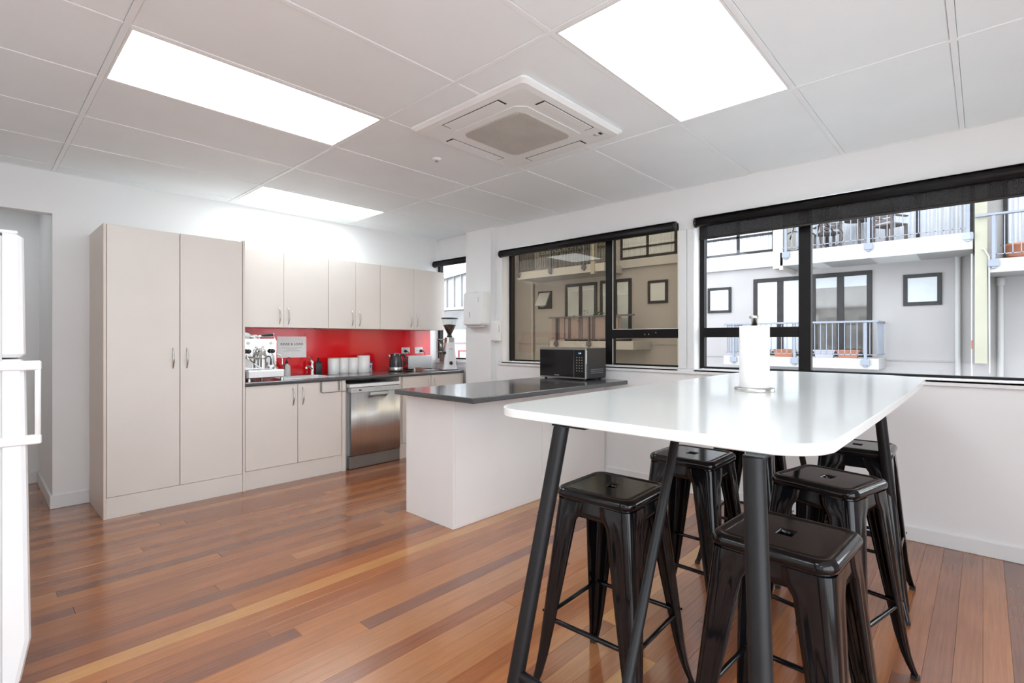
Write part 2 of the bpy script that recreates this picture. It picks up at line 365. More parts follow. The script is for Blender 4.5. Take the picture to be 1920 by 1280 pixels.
# roller blinds
mesh=bpy.data.materials.new('blind_mesh'); mesh.use_nodes=True; t=mesh.node_tree; p=t.nodes['Principled BSDF']; p.inputs['Base Color'].default_value=(.012,.010,.009,1); p.inputs['Roughness'].default_value=.7
wv=t.nodes.new('ShaderNodeTexNoise'); wv.inputs['Scale'].default_value=70; g=t.nodes.new('ShaderNodeNewGeometry'); mp=t.nodes.new('ShaderNodeMapping'); mp.inputs['Scale'].default_value=(1,14,1)
t.links.new(g.outputs['Position'],mp.inputs['Vector']); t.links.new(mp.outputs['Vector'],wv.inputs['Vector']); mr=t.nodes.new('ShaderNodeMapRange'); mr.inputs['From Min'].default_value=.3; mr.inputs['From Max'].default_value=.7; mr.inputs['To Min'].default_value=.85; mr.inputs['To Max'].default_value=.91
t.links.new(wv.outputs['Fac'],mr.inputs['Value']); t.links.new(mr.outputs['Result'],p.inputs['Alpha'])
M['brown_bar']=mat('blind_bottom_rail',(.016,.009,.007),.4)
def blind(label,y0,y1,drop,x=XW-.036):
    t=thing('roller_blind',label,'blind',(x,(y0+y1)/2,2.268),0,'black roller blinds over the windows'); h=(y1-y0)/2
    MB().lathe([(0,-h),(.036,-h),(.036,h),(0,h)],(0,0,0),24,'y').build('roller_tube',M['alu'],t)
    MB().lathe([(0,-h-.004),(.040,-h-.004),(.041,-h+.006),(.036,-h+.012)],(0,0,0),24,'y').build('end_cap',M['black'],t); MB().lathe([(.036,h-.012),(.041,h-.006),(.040,h+.004),(0,h+.004)],(0,0,0),24,'y').build('end_cap',M['black'],t)
    MB().box(-.030,.034,-h,h,.036,.040).build('mounting_strip',M['satin'],t)
    if drop>0:
        MB().box(.0335,.0345,-h+.02,h-.02,-drop,.0).build('mesh_fabric',mesh,t)
        MB().box(.028,.040,-h+.018,h-.018,-drop-.016,-drop,.003).build('bottom_rail',M['brown_bar'],t)
    return t
blind('black roller blind with mesh fabric part lowered over the widest window behind the bar table',-1.84,1.752,.125)
blind('black roller blind rolled right up over the bronze-tinted window behind the microwave',1.925,4.02,0)
blind('short black roller blind over the narrow window beside the wall cabinets',4.575,5.215,0)

# ---------------- kitchen run ----------------
def bow(L=.155,proj=.026,r=.0048):
    pts=[(0,0,-L/2)]
    for k in range(9):
        a=k/8; z=-L/2+L*a; pts.append((0,-proj*math.sin(math.pi*a)**.8 if 0<a<1 else -.004,z))
    pts.append((0,0,L/2))
    rs=[.0045]+[ .004+.003*math.sin(math.pi*k/8) for k in range(9)]+[.0045]
    return MB().tube(pts,rs,8)
HM=None
def handle(parent,x,y,z,L=.155):
    global HM
    if HM is None:
        HM=bow(L).build('handle',M['satin'],parent,loc=(x,y,z)); return HM
    o=bpy.data.objects.new('handle',HM.data); COL.objects.link(o); o.parent=parent; o.location=(x,y,z); return o
def door(parent,x0,x1,y0,z0,z1,hx=None,hz=None,mt=None,th=.018):
    d=MB().box(x0+.0015,x1-.0015,y0,y0+th,z0,z1,.0015).build('door',mt or M['cab'],parent)
    if hx is not None: handle(d,hx,y0,hz)
    return d
# tall cabinet
yf=4.62
t=thing('tall_cabinet','tall almond two-door pantry cabinet standing beside the doorway','cabinet',(0,0,0))
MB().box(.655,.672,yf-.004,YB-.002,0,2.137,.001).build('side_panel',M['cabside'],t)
MB().box(1.590,1.607,yf-.006,YB-.002,0,2.142,.001).build('side_panel',M['cab'],t)
MB().box(.673,1.589,yf+.022,YB-.002,.15,2.125).build('carcass',M['cab'],t)
MB().box(.673,1.589,yf+.004,yf+.02,0,.153,.001).build('kickboard',M['cab'],t)
door(t,.674,1.128,yf,.156,2.132,1.082,1.153); door(t,1.131,1.588,yf,.156,2.132,1.176,1.153)
# base cabinets
def base(label,x0,x1,splits,endp,hz=.775):
    t=thing('base_cabinet',label,'cabinet',(0,0,0),0,'base cabinets under the worktop')
    MB().box(x0,x1,yf+.024,YB-.002,.16,.765 if x0<2 else .893).build('carcass',M['cab'],t)
    MB().box(x0,x1-(.0 if not endp else endp),yf+.012,yf+.03,0,.163,.001).build('kickboard',M['cab'],t)
    for (a,b,hx) in splits: door(t,a,b,yf,.167,.893,hx,hz)
    if endp: MB().box(x1-endp,x1,yf-.004,YB-.002,0,.894,.001).build('end_panel',M['cab'],t)
    return t
base('almond two-door base cabinet under the sink, left of the dishwasher',1.609,2.540,[(1.612,2.062,2.018),(2.065,2.500,2.108)],.036)
base('almond two-door base cabinet at the window end, right of the dishwasher',3.184,4.080,[(3.215,3.600,3.560),(3.603,4.062,3.645)],.016)
# worktop
x0,x1=1.608,4.083
w=MB(); prof=[(4.600,.897),(4.5965,.903),(4.5960,.913),(4.5985,.923),(4.606,.929),(4.616,.931),(YB-.003,.931),(YB-.003,.896),(4.606,.8955)]
# hole for the sink: build in three slabs
SX0,SX1,SY0,SY1=1.985,2.455,4.72,5.03
def slab(xa,xb,pr):
    n=len(pr); w.add([(xa,a,b) for a,b in pr]+[(xb,a,b) for a,b in pr],[(i,(i+1)%n,(i+1)%n+n,i+n) for i in range(n)]+[tuple(range(n))[::-1],tuple(range(n,2*n))])
slab(x0,SX0,prof); slab(SX1,x1,prof)
slab(SX0,SX1,prof[:6]+[(SY0,.931),(SY0,.896)]+prof[8:]); w.box(SX0,SX1,SY1,YB-.003,.896,.931)
tag(w.build('worktop',M['top']),'long charcoal speckled worktop along the red splashback','worktop')
# splashback
tag(MB().box(1.609,4.055,YB-.008,YB-.001,.932,1.412,.001).build('splashback',M['red']),'glossy red glass splashback between worktop and wall cabinets','splashback')
# wall cabinets
yu=4.94
def upper(label,x0,x1,xm,end=False):
    t=thing('wall_cabinet',label,'cabinet',(0,0,0),0,'wall cabinets above the splashback')
    MB().box(x0,x1,yu+.02,YB-.002,1.416,2.130).build('carcass',M['cab'],t)
    door(t,x0,xm,yu,1.414,2.133,xm-.043,1.525); door(t,xm,x1,yu,1.414,2.133,xm+.043,1.525)
    if end: MB().box(x1+.0005,x1+.006,yu+.001,YB-.002,1.414,2.133).build('end_panel',M['white_mel'],t)
upper('leftmost almond two-door wall cabinet, next to the tall cabinet',1.622,2.526,2.070)
upper('middle and narrowest almond two-door wall cabinet above the canisters',2.528,3.138,2.835)
upper('rightmost almond two-door wall cabinet, nearest the narrow window',3.140,4.052,3.595,True)
# dishwasher
t=thing('dishwasher','stainless steel dishwasher under the worktop between the base cabinets','dishwasher',(0,0,0))
dx0,dx1=2.575,3.172
MB().box(dx0,dx1,4.66,5.18,.02,.84).build('body',M['steel_grey'],t)
MB().box(dx0,dx1,4.600,4.70,.818,.850,.003).build('top_lid',M['acwhite'],t)
MB().box(dx0+.012,dx1-.008,4.600,4.66,.765,.812,.003).build('control_panel',M['lgrey'],t)
# bowed door
m=MB(); n=36; vs=[];
for i in range(n+1):
    u=i/n; x=dx0+.012+(dx1-dx0-.020)*u; d=.012*math.sin(math.pi*u)+.0045*math.sin(2*math.pi*2.2*u+.6)
    for z in (.137,.762): vs.append((x,4.600-d,z))
    for z in (.762,.137): vs.append((x,4.655,z))
fs=[]
for i in range(n):
    for k in range(4): fs.append((i*4+k,i*4+4+k,i*4+4+(k+1)%4,i*4+(k+1)%4))
m.add(vs,fs,True); m.add(vs[:4],[(0,1,2,3)]); m.add(vs[-4:],[(3,2,1,0)])
d=m.build('door',M['steel'],t)
MB().box(dx0+.215,dx0+.425,4.570,4.580,.730,.757,.004).build('handle',M['lgrey'],d)
MB().box(dx0+.205,dx0+.435,4.5805,4.5985,.722,.766,.001).build('handle_recess',M['steel_grey'],d)
MB().box(dx0+.002,dx1-.002,4.612,4.66,.004,.128,.003).build('plinth',M['steel_grey'],t)
MB().box(dx0+.10,dx0+.13,4.5985,4.601,.782,.795).build('display',M['ink'],t)
MB().box(dx0+.30,dx0+.36,4.5992,4.601,.793,.797).box(dx0+.46,dx0+.47,4.5992,4.601,.786,.792).box(dx0+.50,dx0+.51,4.5992,4.601,.786,.792).box(dx0+.04,dx0+.07,4.5992,4.601,.785,.788).build('marking',M['grey'],t,kind='stuff')
MB().box(dx0-.02,dx0,4.66,5.1,.0,.86).build('filler_panel',M['grey'],t)
# over-door towel rail
t=thing('towel_rail','dark over-door towel rail hooked on the base cabinet beside the dishwasher','towel rail',(0,0,0))
for xx in (2.285,2.470): MB().box(xx-.012,xx+.006,4.605,4.6085,.800,.8955,.0008).box(xx-.012,xx+.006,4.605,4.645,.8935,.8952,.0004).build('hook_strap',M['steel_grey'],t)
MB().tube([(2.278,4.606,.800),(2.278,4.570,.795),(2.30,4.560,.795),(2.52,4.560,.795)],.0045,8).build('rail',M['steel_grey'],t)
# sink (inset)
t=thing('sink','inset stainless steel sink in the worktop behind the coffee machine','sink',(0,0,0))
m=MB(); m.box(SX0-.02,SX1+.02,SY0-.02,SY0+.004,.931,.9345,.001).box(SX0-.02,SX1+.02,SY1-.004,SY1+.07,.931,.9345,.001).box(SX0-.02,SX0+.004,SY0,SY1,.931,.9345).box(SX1-.004,SX1+.02,SY0,SY1,.931,.9345)
m.build('rim',M['steel'],t)
m=MB(); z0=.78; a=.004
m.box(SX0+a,SX1-a,SY0+a,SY1-a,z0,z0+.002).box(SX0+a,SX0+a+.002,SY0+a,SY1-a,z0,.931).box(SX1-a-.002,SX1-a,SY0+a,SY1-a,z0,.931).box(SX0+a,SX1-a,SY0+a,SY0+a+.002,z0,.931).box(SX0+a,SX1-a,SY1-a-.002,SY1-a,z0,.931)
m.build('bowl',M['steel'],t)
MB().lathe([(0,0),(.022,0),(.020,.003),(0,.002)],(2.2,4.87,z0+.002),16).build('drain',M['chrome'],t)
t=thing('mixer_tap','chrome lever mixer tap standing behind the sink','tap',(2.44,5.125,.9345),R(-35))
MB().lathe([(.024,0),(.024,.006),(.019,.012),(.018,.11),(.021,.125),(.019,.145),(0,.15)],(0,0,0),20).build('body',M['chrome'],t)
MB().tube([(0,-.012,.06),(-.02,-.06,.085),(-.03,-.11,.09),(-.032,-.135,.075)],[.013,.012,.011,.011],12).build('spout',M['chrome'],t)
MB().tube([(0,0,.145),(-.01,-.03,.165),(-.015,-.085,.185)],[.010,.008,.005],10).build('lever',M['chrome'],t)

# ---------------- coffee machine ----------------
t=thing('espresso_machine','polished chrome espresso machine at the left end of the worktop','coffee machine',(1.795,4.625,.931),R(2))
X0,X1=-.150,.150
MB().box(X0,X1,.165,.52,.045,.372,.006).build('body',M['chrome'],t)
MB().box(X0-.002,X0-.0005,.165,.50,.05,.36).build('side_panel',M['chrome'],t); MB().box(X1+.0005,X1+.002,.165,.50,.05,.36).build('side_panel',M['chrome'],t)
MB().box(X0+.008,X1-.008,.157,.164,.300,.368,.003).build('front_badge_panel',M['chrome'],t)
for xx in (-.10,.10): MB().lathe([(0,-.004),(.015,-.004),(.017,0),(.017,.006)],(xx,.153,.336),20,'y').build('gauge',M['white'],t)
MB().box(X0-.012,X1+.006,0.0,.20,.028,.098,.008).build('drip_tray',M['steel'],t)
MB().box(X0-.026,X0-.013,.004,.30,.03,.094,.002).build('tray_side',M['steel_grey'],t)
m=MB()
for k in range(14): m.box(X0+.005+k*.0212,X0+.012+k*.0212,.012,.16,.0985,.101)
m.build('tray_grille',M['steel'],t)
for xx,yy in ((X0+.005,.022),(X1-.012,.022),(X0+.01,.46),(X1-.01,.46)): MB().lathe([(.015,0),(.015,.014),(.011,.03)],(xx,yy,0),14).build('foot',M['satin'],t)
g=MB().lathe([(.0,.160),(.030,.160),(.030,.12),(.024,.115),(.024,.085),(.0,.082)],(0,0,.262),20,'y').build('group_head',M['chrome'],t)
MB().lathe([(.033,.195),(.035,.200),(.035,.226),(.029,.232),(.022,.262),(.016,.272),(.0,.275)],(0,.095,0),22).build('group_bell',M['satin'],g)
MB().lathe([(0.012,.275),(.014,.29),(.010,.31),(.0,.315)],(0,.095,0),14).build('bolt_cap',M['chrome'],g)
MB().tube([(0,.095,.110),(0,.095,.195)],[.030,.027],18).build('brew_cylinder',M['satin'],g)
MB().tube([(-.028,.09,.205),(-.062,.055,.205),(-.10,.03,.203)],[.009,.011,.012],10).build('portafilter_handle',M['satin'],t)
MB().tube([(.022,.09,.215),(.055,.075,.215),(.062,.07,.190),(.060,.07,.140)],[.006,.005,.005,.009],8).build('brew_lever',M['black'],t)
for s in (-1,1):
    MB().lathe([(.0,0),(.012,0),(.018,.012),(.022,.028),(.018,.040),(0,.042)],(s*.105,.108,.262),14,'y').build('steam_knob',M['black'],t)
    MB().lathe([(.009,.042),(.009,.06)],(s*.105,.108,.262),10,'y').build('knob_stem',M['chrome'],t)
MB().tube([(.128,.12,.235),(.155,.09,.225),(.165,.07,.19),(.165,.07,.14)],.004,8).build('water_wand',M['chrome'],t)
MB().tube([(-.13,.12,.23),(-.14,.06,.20),(-.09,.02,.145),(-.04,.0,.112)],.0045,8).build('steam_wand',M['chrome'],t)
MB().tube([(-.128,.055,.195),(-.10,.03,.158)],.0062,8).build('wand_grip',M['black'],t)
m=MB(); m.tube([(X0+.01,.175,.392),(X1-.01,.175,.392),(X1-.01,.50,.392),(X0+.01,.50,.392)],.003,6,closed=True)
for xx in (X0+.01,0,X1-.01):
    for yy in (.175,.50): m.tube([(xx,yy,.370),(xx,yy,.392)],.003,6)
m.build('cup_rail',M['chrome'],t)
# things on and beside it
t=thing('spare_portafilter','portafilter with black handle lying on top of the coffee machine','portafilter',(1.785,4.87,1.304),R(-4))
MB().lathe([(.0,0),(.030,0),(.034,.012),(.035,.034),(.0,.036)],(-.01,0,0),20).build('basket',M['chrome'],t)
MB().tube([(.02,0,.022),(.052,0,.030)],.007,10).build('neck',M['chrome'],t)
MB().tube([(.05,0,.030),(.10,-.004,.036),(.150,-.008,.040)],[.011,.014,.013],12).build('handle',M['black'],t)
MB().tube([(.150,-.008,.040),(.157,-.0085,.0405)],.0125,12).build('end_cap',M['white'],t)
t=thing('cleaning_cloth','crumpled pale cloth bundled on top of the coffee machine','cloth',(1.69,4.90,1.304))
m=MB(); rr=[]; nn=18
for i,(r0,z) in enumerate([(.05,0),(.055,.012),(.048,.032),(.032,.048),(.012,.056),(0,.057)]):
    for k in range(nn):
        a=2*math.pi*k/nn; q=r0*(1+.16*math.sin(3*a+i)+.08*math.sin(7*a+2*i)); rr.append((q*math.cos(a)*1.15,q*math.sin(a),z+.006*math.sin(4*a+i)*(i>0)))
m.add(rr,[(i*nn+k,i*nn+(k+1)%nn,(i+1)*nn+(k+1)%nn,(i+1)*nn+k) for i in range(5) for k in range(nn)],True)
m.build('cloth_fold',mat('pale_blue_cloth',(.55,.60,.63),.8,var=.15,scale=40,bump=.4,bscale=90),t)
t=thing('knock_tamper','steel coffee tamper standing on the drip tray','tamper',(1.895,4.705,1.0335))
MB().lathe([(.026,0),(.026,.012),(.009,.02),(.007,.030)],(0,0,0),18).build('base',M['satin'],t)
MB().lathe([(.007,.030),(.013,.04),(.012,.056),(0,.060)],(0,0,0),14).build('handle',M['satin'],t)
t=thing('spray_bottle','white squeeze bottle with black gooseneck top beside the sink','bottle',(2.165,5.095,.9345))
MB().lathe([(.0,0),(.033,0),(.035,.004),(.035,.085),(.028,.105),(.014,.118),(.013,.125)],(0,0,0),22).build('bottle_body',M['lgrey'],t)
MB().lathe([(.014,.122),(.014,.142),(.008,.146),(.006,.160)],(0,0,0),14).build('cap',M['black'],t)
MB().tube([(0,0,.158),(.002,0,.178),(.018,-.008,.186),(.032,-.014,.176),(.036,-.016,.168)],.0035,8).build('nozzle',M['black'],t)
MB().tube([(0,0,.155),(-.03,-.02,.11),(-.045,-.04,.045),(-.05,-.045,.008)],.0035,8).build('squeeze_lever',M['black'],t)
t=thing('detergent_bottle','dark grey bottle with black cap beside the mixer tap','bottle',(2.515,5.135,.931))
MB().prism(rrect(-.036,.036,-.022,.022,.014,4),0,.125,.004,True).build('bottle_body',mat('charcoal_bottle',(.045,.045,.048),.4),t)
MB().lathe([(.034,.122),(.028,.135),(.014,.142)],(0,0,0),20).build('shoulder',M['blackmat'],t)
MB().lathe([(.012,.140),(.012,.172),(0,.174)],(0,0,0),16).build('cap',M['black'],t)
# canisters
def canister(label,x,y,r,h,w=1):
    t=thing('canister',label,'canister',(x,y,.931),0,'white canisters along the splashback')
    MB().lathe([(0,0),(r-.002,0),(r,.003),(r,h-.002),(r-.003,h)],(0,0,0),32).build('canister_body',M['ceramic'],t)
    MB().lathe([(r-.004,h),(r-.001,h+.001),(r-.001,h+.007),(0,h+.008)],(0,0,0),32).build('lid',M['bamboo'],t)
canister('leftmost white canister, directly right of the dark grey bottle',2.668,5.105,.060,.165)
canister('second white canister from the left along the red splashback',2.790,5.120,.054,.165)
canister('third white canister from the left, touching the tallest one',2.898,5.105,.054,.165)
canister('tallest and rightmost white canister with a light wooden lid',3.022,5.095,.070,.186)
t=thing('wipes_tub','small white tub with blue lid and blue print beside the tallest canister','tub',(3.145,5.165,.931))
MB().lathe([(0,0),(.028,0),(.029,.003),(.029,.098)],(0,0,0),24).build('tub_body',M['white'],t)
MB().lathe([(.030,.098),(.030,.112),(0,.114)],(0,0,0),24).build('lid',M['blue'],t)
m=MB(); 
for a0,a1,z0_,z1_ in ((-75,-40,.02,.08),(-130,-100,.045,.075)):
    vs=[];n=6
    for i in range(n+1):
        a=R(a0+(a1-a0)*i/n)
        for z in (z0_,z1_): vs.append((.0296*math.cos(a),.0296*math.sin(a),z))
    m.add(vs,[(2*i,2*i+2,2*i+3,2*i+1) for i in range(n)])
m.build('label_print',M['blue'],t)
# kettle
t=thing('kettle','dark grey electric kettle with steel base band on the worktop','kettle',(3.335,4.925,.931),R(-47))
MB().lathe([(0,0),(.075,0),(.077,.006),(.077,.016)],(0,0,0),32).build('power_base',M['black'],t)
MB().lathe([(.076,.016),(.077,.02),(.076,.050),(.075,.052)],(0,0,0),32,cap=False).build('steel_band',M['satin'],t)
kb=mat('kettle_charcoal',(.035,.035,.038),.25,.3,coat=.3)
b=MB().lathe([(.075,.052),(.076,.06),(.074,.12),(.068,.170),(.058,.196),(.050,.203)],(0,0,0),32).build('kettle_body',kb,t)
MB().lathe([(.049,.203),(.046,.208),(.02,.212),(0,.212)],(0,0,0),28).build('lid',M['steel_grey'],t)
MB().tube([(-.062,0,.165),(-.083,0,.192)],[.020,.010],10).build('spout',M['satin'],t)
MB().tube([(.055,0,.192),(.085,0,.196),(.108,0,.175),(.112,0,.13),(.102,0,.085),(.085,0,.062)],[.010,.012,.012,.011,.010,.008],10).build('handle',M['black'],t)
MB().tube([(-.07,.02,.006),(-.10,.06,.005),(-.12,.09,.03),(-.09,.12,.05),(-.05,.13,.03)],.003,6).build('cord',M['black'],t)
# toaster
t=thing('toaster','wide white and steel toaster beneath the two power outlets','toaster',(3.755,5.065,.931),R(-10))
MB().prism(rrect(-.165,.165,-.075,.075,.03,5),.012,.175,.012,True).build('housing',M['white'],t)
MB().box(-.172,-.160,-.06,.06,.02,.165,.006).build('end_panel',M['chrome'],t)
MB().box(-.12,.12,-.035,-.015,.1735,.1757).box(-.12,.12,.015,.035,.1735,.1757).build('slot',M['ink'],t)
for xx in (-.14,.14): MB().box(xx-.01,xx+.01,-.06,.06,0,.013).build('foot',M['black'],t)
MB().box(-.18,-.172,-.012,.012,.09,.105,.002).build('lever',M['black'],t)
# outlets with plugs
for i,(xa,lab,ca) in enumerate(((3.672,'white double power outlet on the splashback, left one, nearer the kettle','a'),(3.868,'white double power outlet on the splashback, right one, nearer the window','b'))):
    t=thing('power_outlet',lab,'power outlet',(xa,YB-.008,1.163),0,'power outlets on the splashback')
    MB().box(-.062,.062,-.007,0,-.038,.038,.002).build('face_plate',M['white'],t)
    MB().box(-.035,-.022,-.0095,-.007,.016,.026).build('switch',M['lgrey'],t); MB().box(.022,.035,-.0095,-.007,.016,.026).build('switch',M['lgrey'],t)
    MB().box(-.045,-.04,-.0078,-.007,-.012,.002).box(-.026,-.021,-.0078,-.007,-.012,.002).build('socket_slot',M['ink'],t)
    p=thing('power_plug','black plug and flex in the %s power outlet on the red splashback'%('left-hand' if i==0 else 'right-hand'),'plug',(xa-.012 if i==0 else xa+.028,YB-.016,1.155))
    MB().lathe([(0,0),(.017,0),(.019,-.012),(.013,-.030),(0,-.032)],(0,0,0),14,'y').build('plug_body',M['black'],p)
    MB().tube([(0,-.026,0),(.012,-.046,-.008),(.030,-.048,-.028),(.045,-.03,-.060)],[.006,.005,.003,.003],8).build('flex',M['black'],p)
# grinder
t=thing('coffee_grinder','white coffee grinder with bean hopper at the window end of the worktop','grinder',(3.965,4.745,.931),R(-20))
gw=M['white']
def frus(m,a,b,z0,z1,r0,r1,cx0=0,cx1=0):
    o0=rrect(-a+cx0,a+cx0,-a*.9,a*.9,r0,4); o1=rrect(-b+cx1,b+cx1,-b*.9,b*.9,r1,4); n=len(o0)
    vs=[(p[0],p[1],z0) for p in o0]+[(p[0],p[1],z1) for p in o1]
    m.add(vs,[(i,(i+1)%n,(i+1)%n+n,i+n) for i in range(n)],True); m.add(vs[:n],[tuple(range(n))[::-1]]); m.add(vs[n:],[tuple(range(n))])
m=MB(); frus(m,.092,.086,.008,.03,.03,.03); frus(m,.086,.054,.03,.335,.03,.025,0,.01); b=m.build('grinder_body',gw,t)
m=MB(); frus(m,.055,.053,.335,.392,.025,.025,.01,.01); m.build('top_collar',M['satin'],t)
MB().box(-.095,.095,-.085,.085,0,.008,.002).build('base_mat',M['black'],t)
MB().lathe([(.024,.392),(.034,.396),(.034,.412),(.026,.415),(.026,.440)],(.012,0,0),20).build('hopper_collar',M['black'],t)
h=MB().lathe([(.026,.430),(.040,.455),(.082,.545),(.094,.618)],(.012,0,0),28,cap=False).build('hopper',M['clear'],t)
MB().lathe([(.0,.435),(.024,.437),(.038,.458),(.077,.545),(.0,.552)],(.012,0,0),28).build('coffee_beans',M['beans'],t,kind='stuff')
MB().lathe([(0,.616),(.100,.616),(.102,.621),(.096,.630),(0,.634)],(.012,0,0),28).build('hopper_lid',M['black'],t)
MB().lathe([(.0,.225),(.046,.225),(.046,.365),(0,.366)],(-.100,-.01,0),22).build('doser',M['clear'],t)
MB().lathe([(.049,.215),(.049,.228)],(-.100,-.01,0),22).lathe([(.049,.362),(.049,.374),(0,.376)],(-.100,-.01,0),22).build('doser_ring',M['steel_grey'],t)
MB().lathe([(.0,.24),(.018,.24),(.018,.33),(0,.33)],(-.100,-.01,0),14).build('doser_spindle',M['satin'],t)
MB().box(-.078,-.045,-.055,.02,.190,.222,.004).box(-.125,-.075,-.04,.02,.205,.214,.002).build('fork_mount',M['black'],t)
MB().tube([(-.10,-.05,.225),(-.108,-.088,.228)],[.006,.008],8).build('dosing_lever',M['black'],t)
MB().lathe([(.030,.10),(.038,.205)],(-.085,-.01,0),18,cap=False).build('chute',mat('smoked_plastic',(.16,.09,.07),.3),t)
MB().prism(rrect(-.155,-.06,-.055,.05,.012,4),.02,.085,.003).build('grounds_tray',M['clear'],t)
MB().box(-.158,-.06,-.057,.052,.084,.088).build('tray_rim',M['black'],t)
MB().lathe([(0,-.082),(.020,-.082),(.022,-.075),(.022,-.06)],(.005,0,.085),18,'y').build('dial',M['black'],t)
MB().box(-.012,.030,-.0665,-.0635,.245,.262).build('badge',M['lgrey'],t)
MB().tube([(.08,.0,.06),(.105,0,.05),(.112,.01,.09),(.105,.04,.12),(.095,.06,.03)],.0045,8).build('cord',M['black'],t)
# bits near toaster
t=thing('sugar_sachet_box','small brown and cream box of sachets in front of the toaster','box',(3.520,4.745,.931),R(-30))
MB().box(-.035,.035,-.025,.025,0,.045,.002).build('box_body',mat('brown_card',(.20,.10,.06),.6),t)
MB().box(-.055,-.037,-.022,.022,0,.036,.003).build('cream_sachet',mat('cream_card',(.70,.62,.52),.6),t)
t=thing('dark_dish','shallow dark dish on the worktop between kettle and toaster','dish',(3.425,4.805,.931))
MB().lathe([(0,0),(.04,0),(.060,.010),(.058,.012),(.038,.004),(0,.003)],(0,0,0),24).build('dish_body',M['black'],t)
t=thing('steel_jug_tray','flat white saucer beside the coffee grinder','saucer',(3.700,4.790,.931))
MB().lathe([(0,0),(.045,0),(.075,.009),(.073,.011),(.04,.004),(0,.003)],(0,0,0),28).build('saucer_body',M['ceramic'],t)
# sign
t=thing('notice_sheet','white laminated notice reading RINSE & LOAD stuck to the red splashback','sign',(2.269,YB-.0092,1.221))
MB().box(-.151,.151,-.0006,0,-.109,.109).build('sheet',M['paper'],t)
text('RINSE & LOAD',.036,M['ink'],t,(0,-.0012,.028),(R(90),0,0))
m=MB()
for z,w_ in ((-.008,.105),(-.021,.055),(-.040,.085)):
    x=-w_
    while x<w_:
        l=random.uniform(.006,.02); m.box(x,min(x+l,w_),-.0011,-.0006,z-.0017,z+.0017); x+=l+.003
m.build('small_print',M['grey'],t)
t=thing('red_magnet','small red hook stuck above the notice on the splashback','hook',(2.415,YB-.0082,1.352))
MB().box(-.014,.014,-.006,0,-.012,.012,.002).build('hook_body',M['red'],t)

# ---------------- island ----------------
t=thing('kitchen_island','white island counter cabinet with overhanging dark top behind the bar table','island',(0,0,0))
MB().box(2.252,2.268,2.647,3.19,0,.893,.001).build('end_panel',M['white_mel'],t)
for a,b in ((2.2685,3.200),(3.2025,4.138)): MB().box(a,b,2.645,2.663,0,.893,.001).build('back_panel',M['white_mel'],t)
MB().box(2.270,4.136,2.665,3.17,.10,.893).build('carcass',M['white_mel'],t)
MB().box(2.270,4.136,3.12,3.14,0,.10).build('kickboard',M['white_mel'],t)
for k in range(3): door(t,2.272+k*.62,2.272+(k+1)*.62,3.172,.12,.885,None,None,M['white_mel'])
tag(MB().prism([(2.145,2.335),(4.03,2.335),(4.062,2.36),(4.10,2.60),(4.155,2.66),(4.155,3.185),(2.145,3.185)],.895,.931,.005).build('island_worktop',M['top']),'charcoal speckled counter top of the island carrying the microwave','worktop')
# microwave
t=thing('microwave','black microwave oven on the island worktop in front of the tinted window','microwave',(3.742,2.855,.931),R(-90+180))
# local: x along width (local +x -> world +y), front faces -x world => local +y
t.rotation_euler=(0,0,R(90))   # local x -> world y, local y -> world -x
wv_=.265
MB().box(-wv_,wv_,-.335,-.02,.012,.290,.006).build('casing',mat('microwave_casing',(.045,.046,.052),.32,.5),t)
MB().box(-wv_,wv_,-.020,.0,.012,.290,.003).build('front_frame',M['steel_grey'],t)
MB().box(-wv_+.125,wv_-.006,.0005,.006,.026,.274,.002).build('door_glass',M['gloss'],t)
MB().box(-wv_+.006,-wv_+.1235,.0005,.005,.026,.274,.002).build('control_panel',M['gloss'],t)
m=MB()
for r_ in range(6):
    for c_ in range(3): m.lathe([(0,.0058),(.006,.0058),(.006,.005)],(-wv_+.036+c_*.028,0,.085+r_*.024),8,'y')
m.build('keypad',M['steel_grey'],t)
text('1:33',.018,M['lcd'],t,(-wv_+.060,.0056,.243),(R(90),0,R(180)),'clock_display')
text('SAMSUNG',.012,M['lgrey'],t,(.055,.0065,.038),(R(90),0,R(180)))
m=MB()
for k in range(3): m.box(-wv_-.0025,-wv_+.001,-.29,-.08,.060+k*.016,.066+k*.016,.001)
m.build('side_vent',M['steel_grey'],t)
MB().box(-wv_-.003,-wv_+.001,-.018,-.006,.15,.27,.001).build('side_trim',M['satin'],t)
for xx in (-.22,.22):
    for yy in (-.30,-.04): MB().lathe([(.012,0),(.014,.013)],(xx,yy,0),12).build('foot',M['black'],t)

# ---------------- dispensers ----------------
def rounded_panel(m,w,h,d,r,yf_):   # box with rounded outline in xz, thickness along -y from yf_
    o=rrect(-w/2,w/2,-h/2,h/2,r,5); n=len(o); lv=[(0,1),( -d*.7,1),(-d*.93,.97),(-d,.90)]
    vs=[(p[0]*s,yf_+yy,p[1]*(1-(1-s)*w/h)) for yy,s in lv for p in o]
    m.add(vs,[(i*n+(k+1)%n,i*n+k,(i+1)*n+k,(i+1)*n+(k+1)%n) for i in range(3) for k in range(n)],True); m.add(vs[-n:],[tuple(range(n))[::-1]]); m.add(vs[:n],[tuple(range(n))]); return m
t=thing('paper_towel_dispenser','large white paper towel dispenser on the front of the column','dispenser',(4.085,4.325,1.655),R(-90))
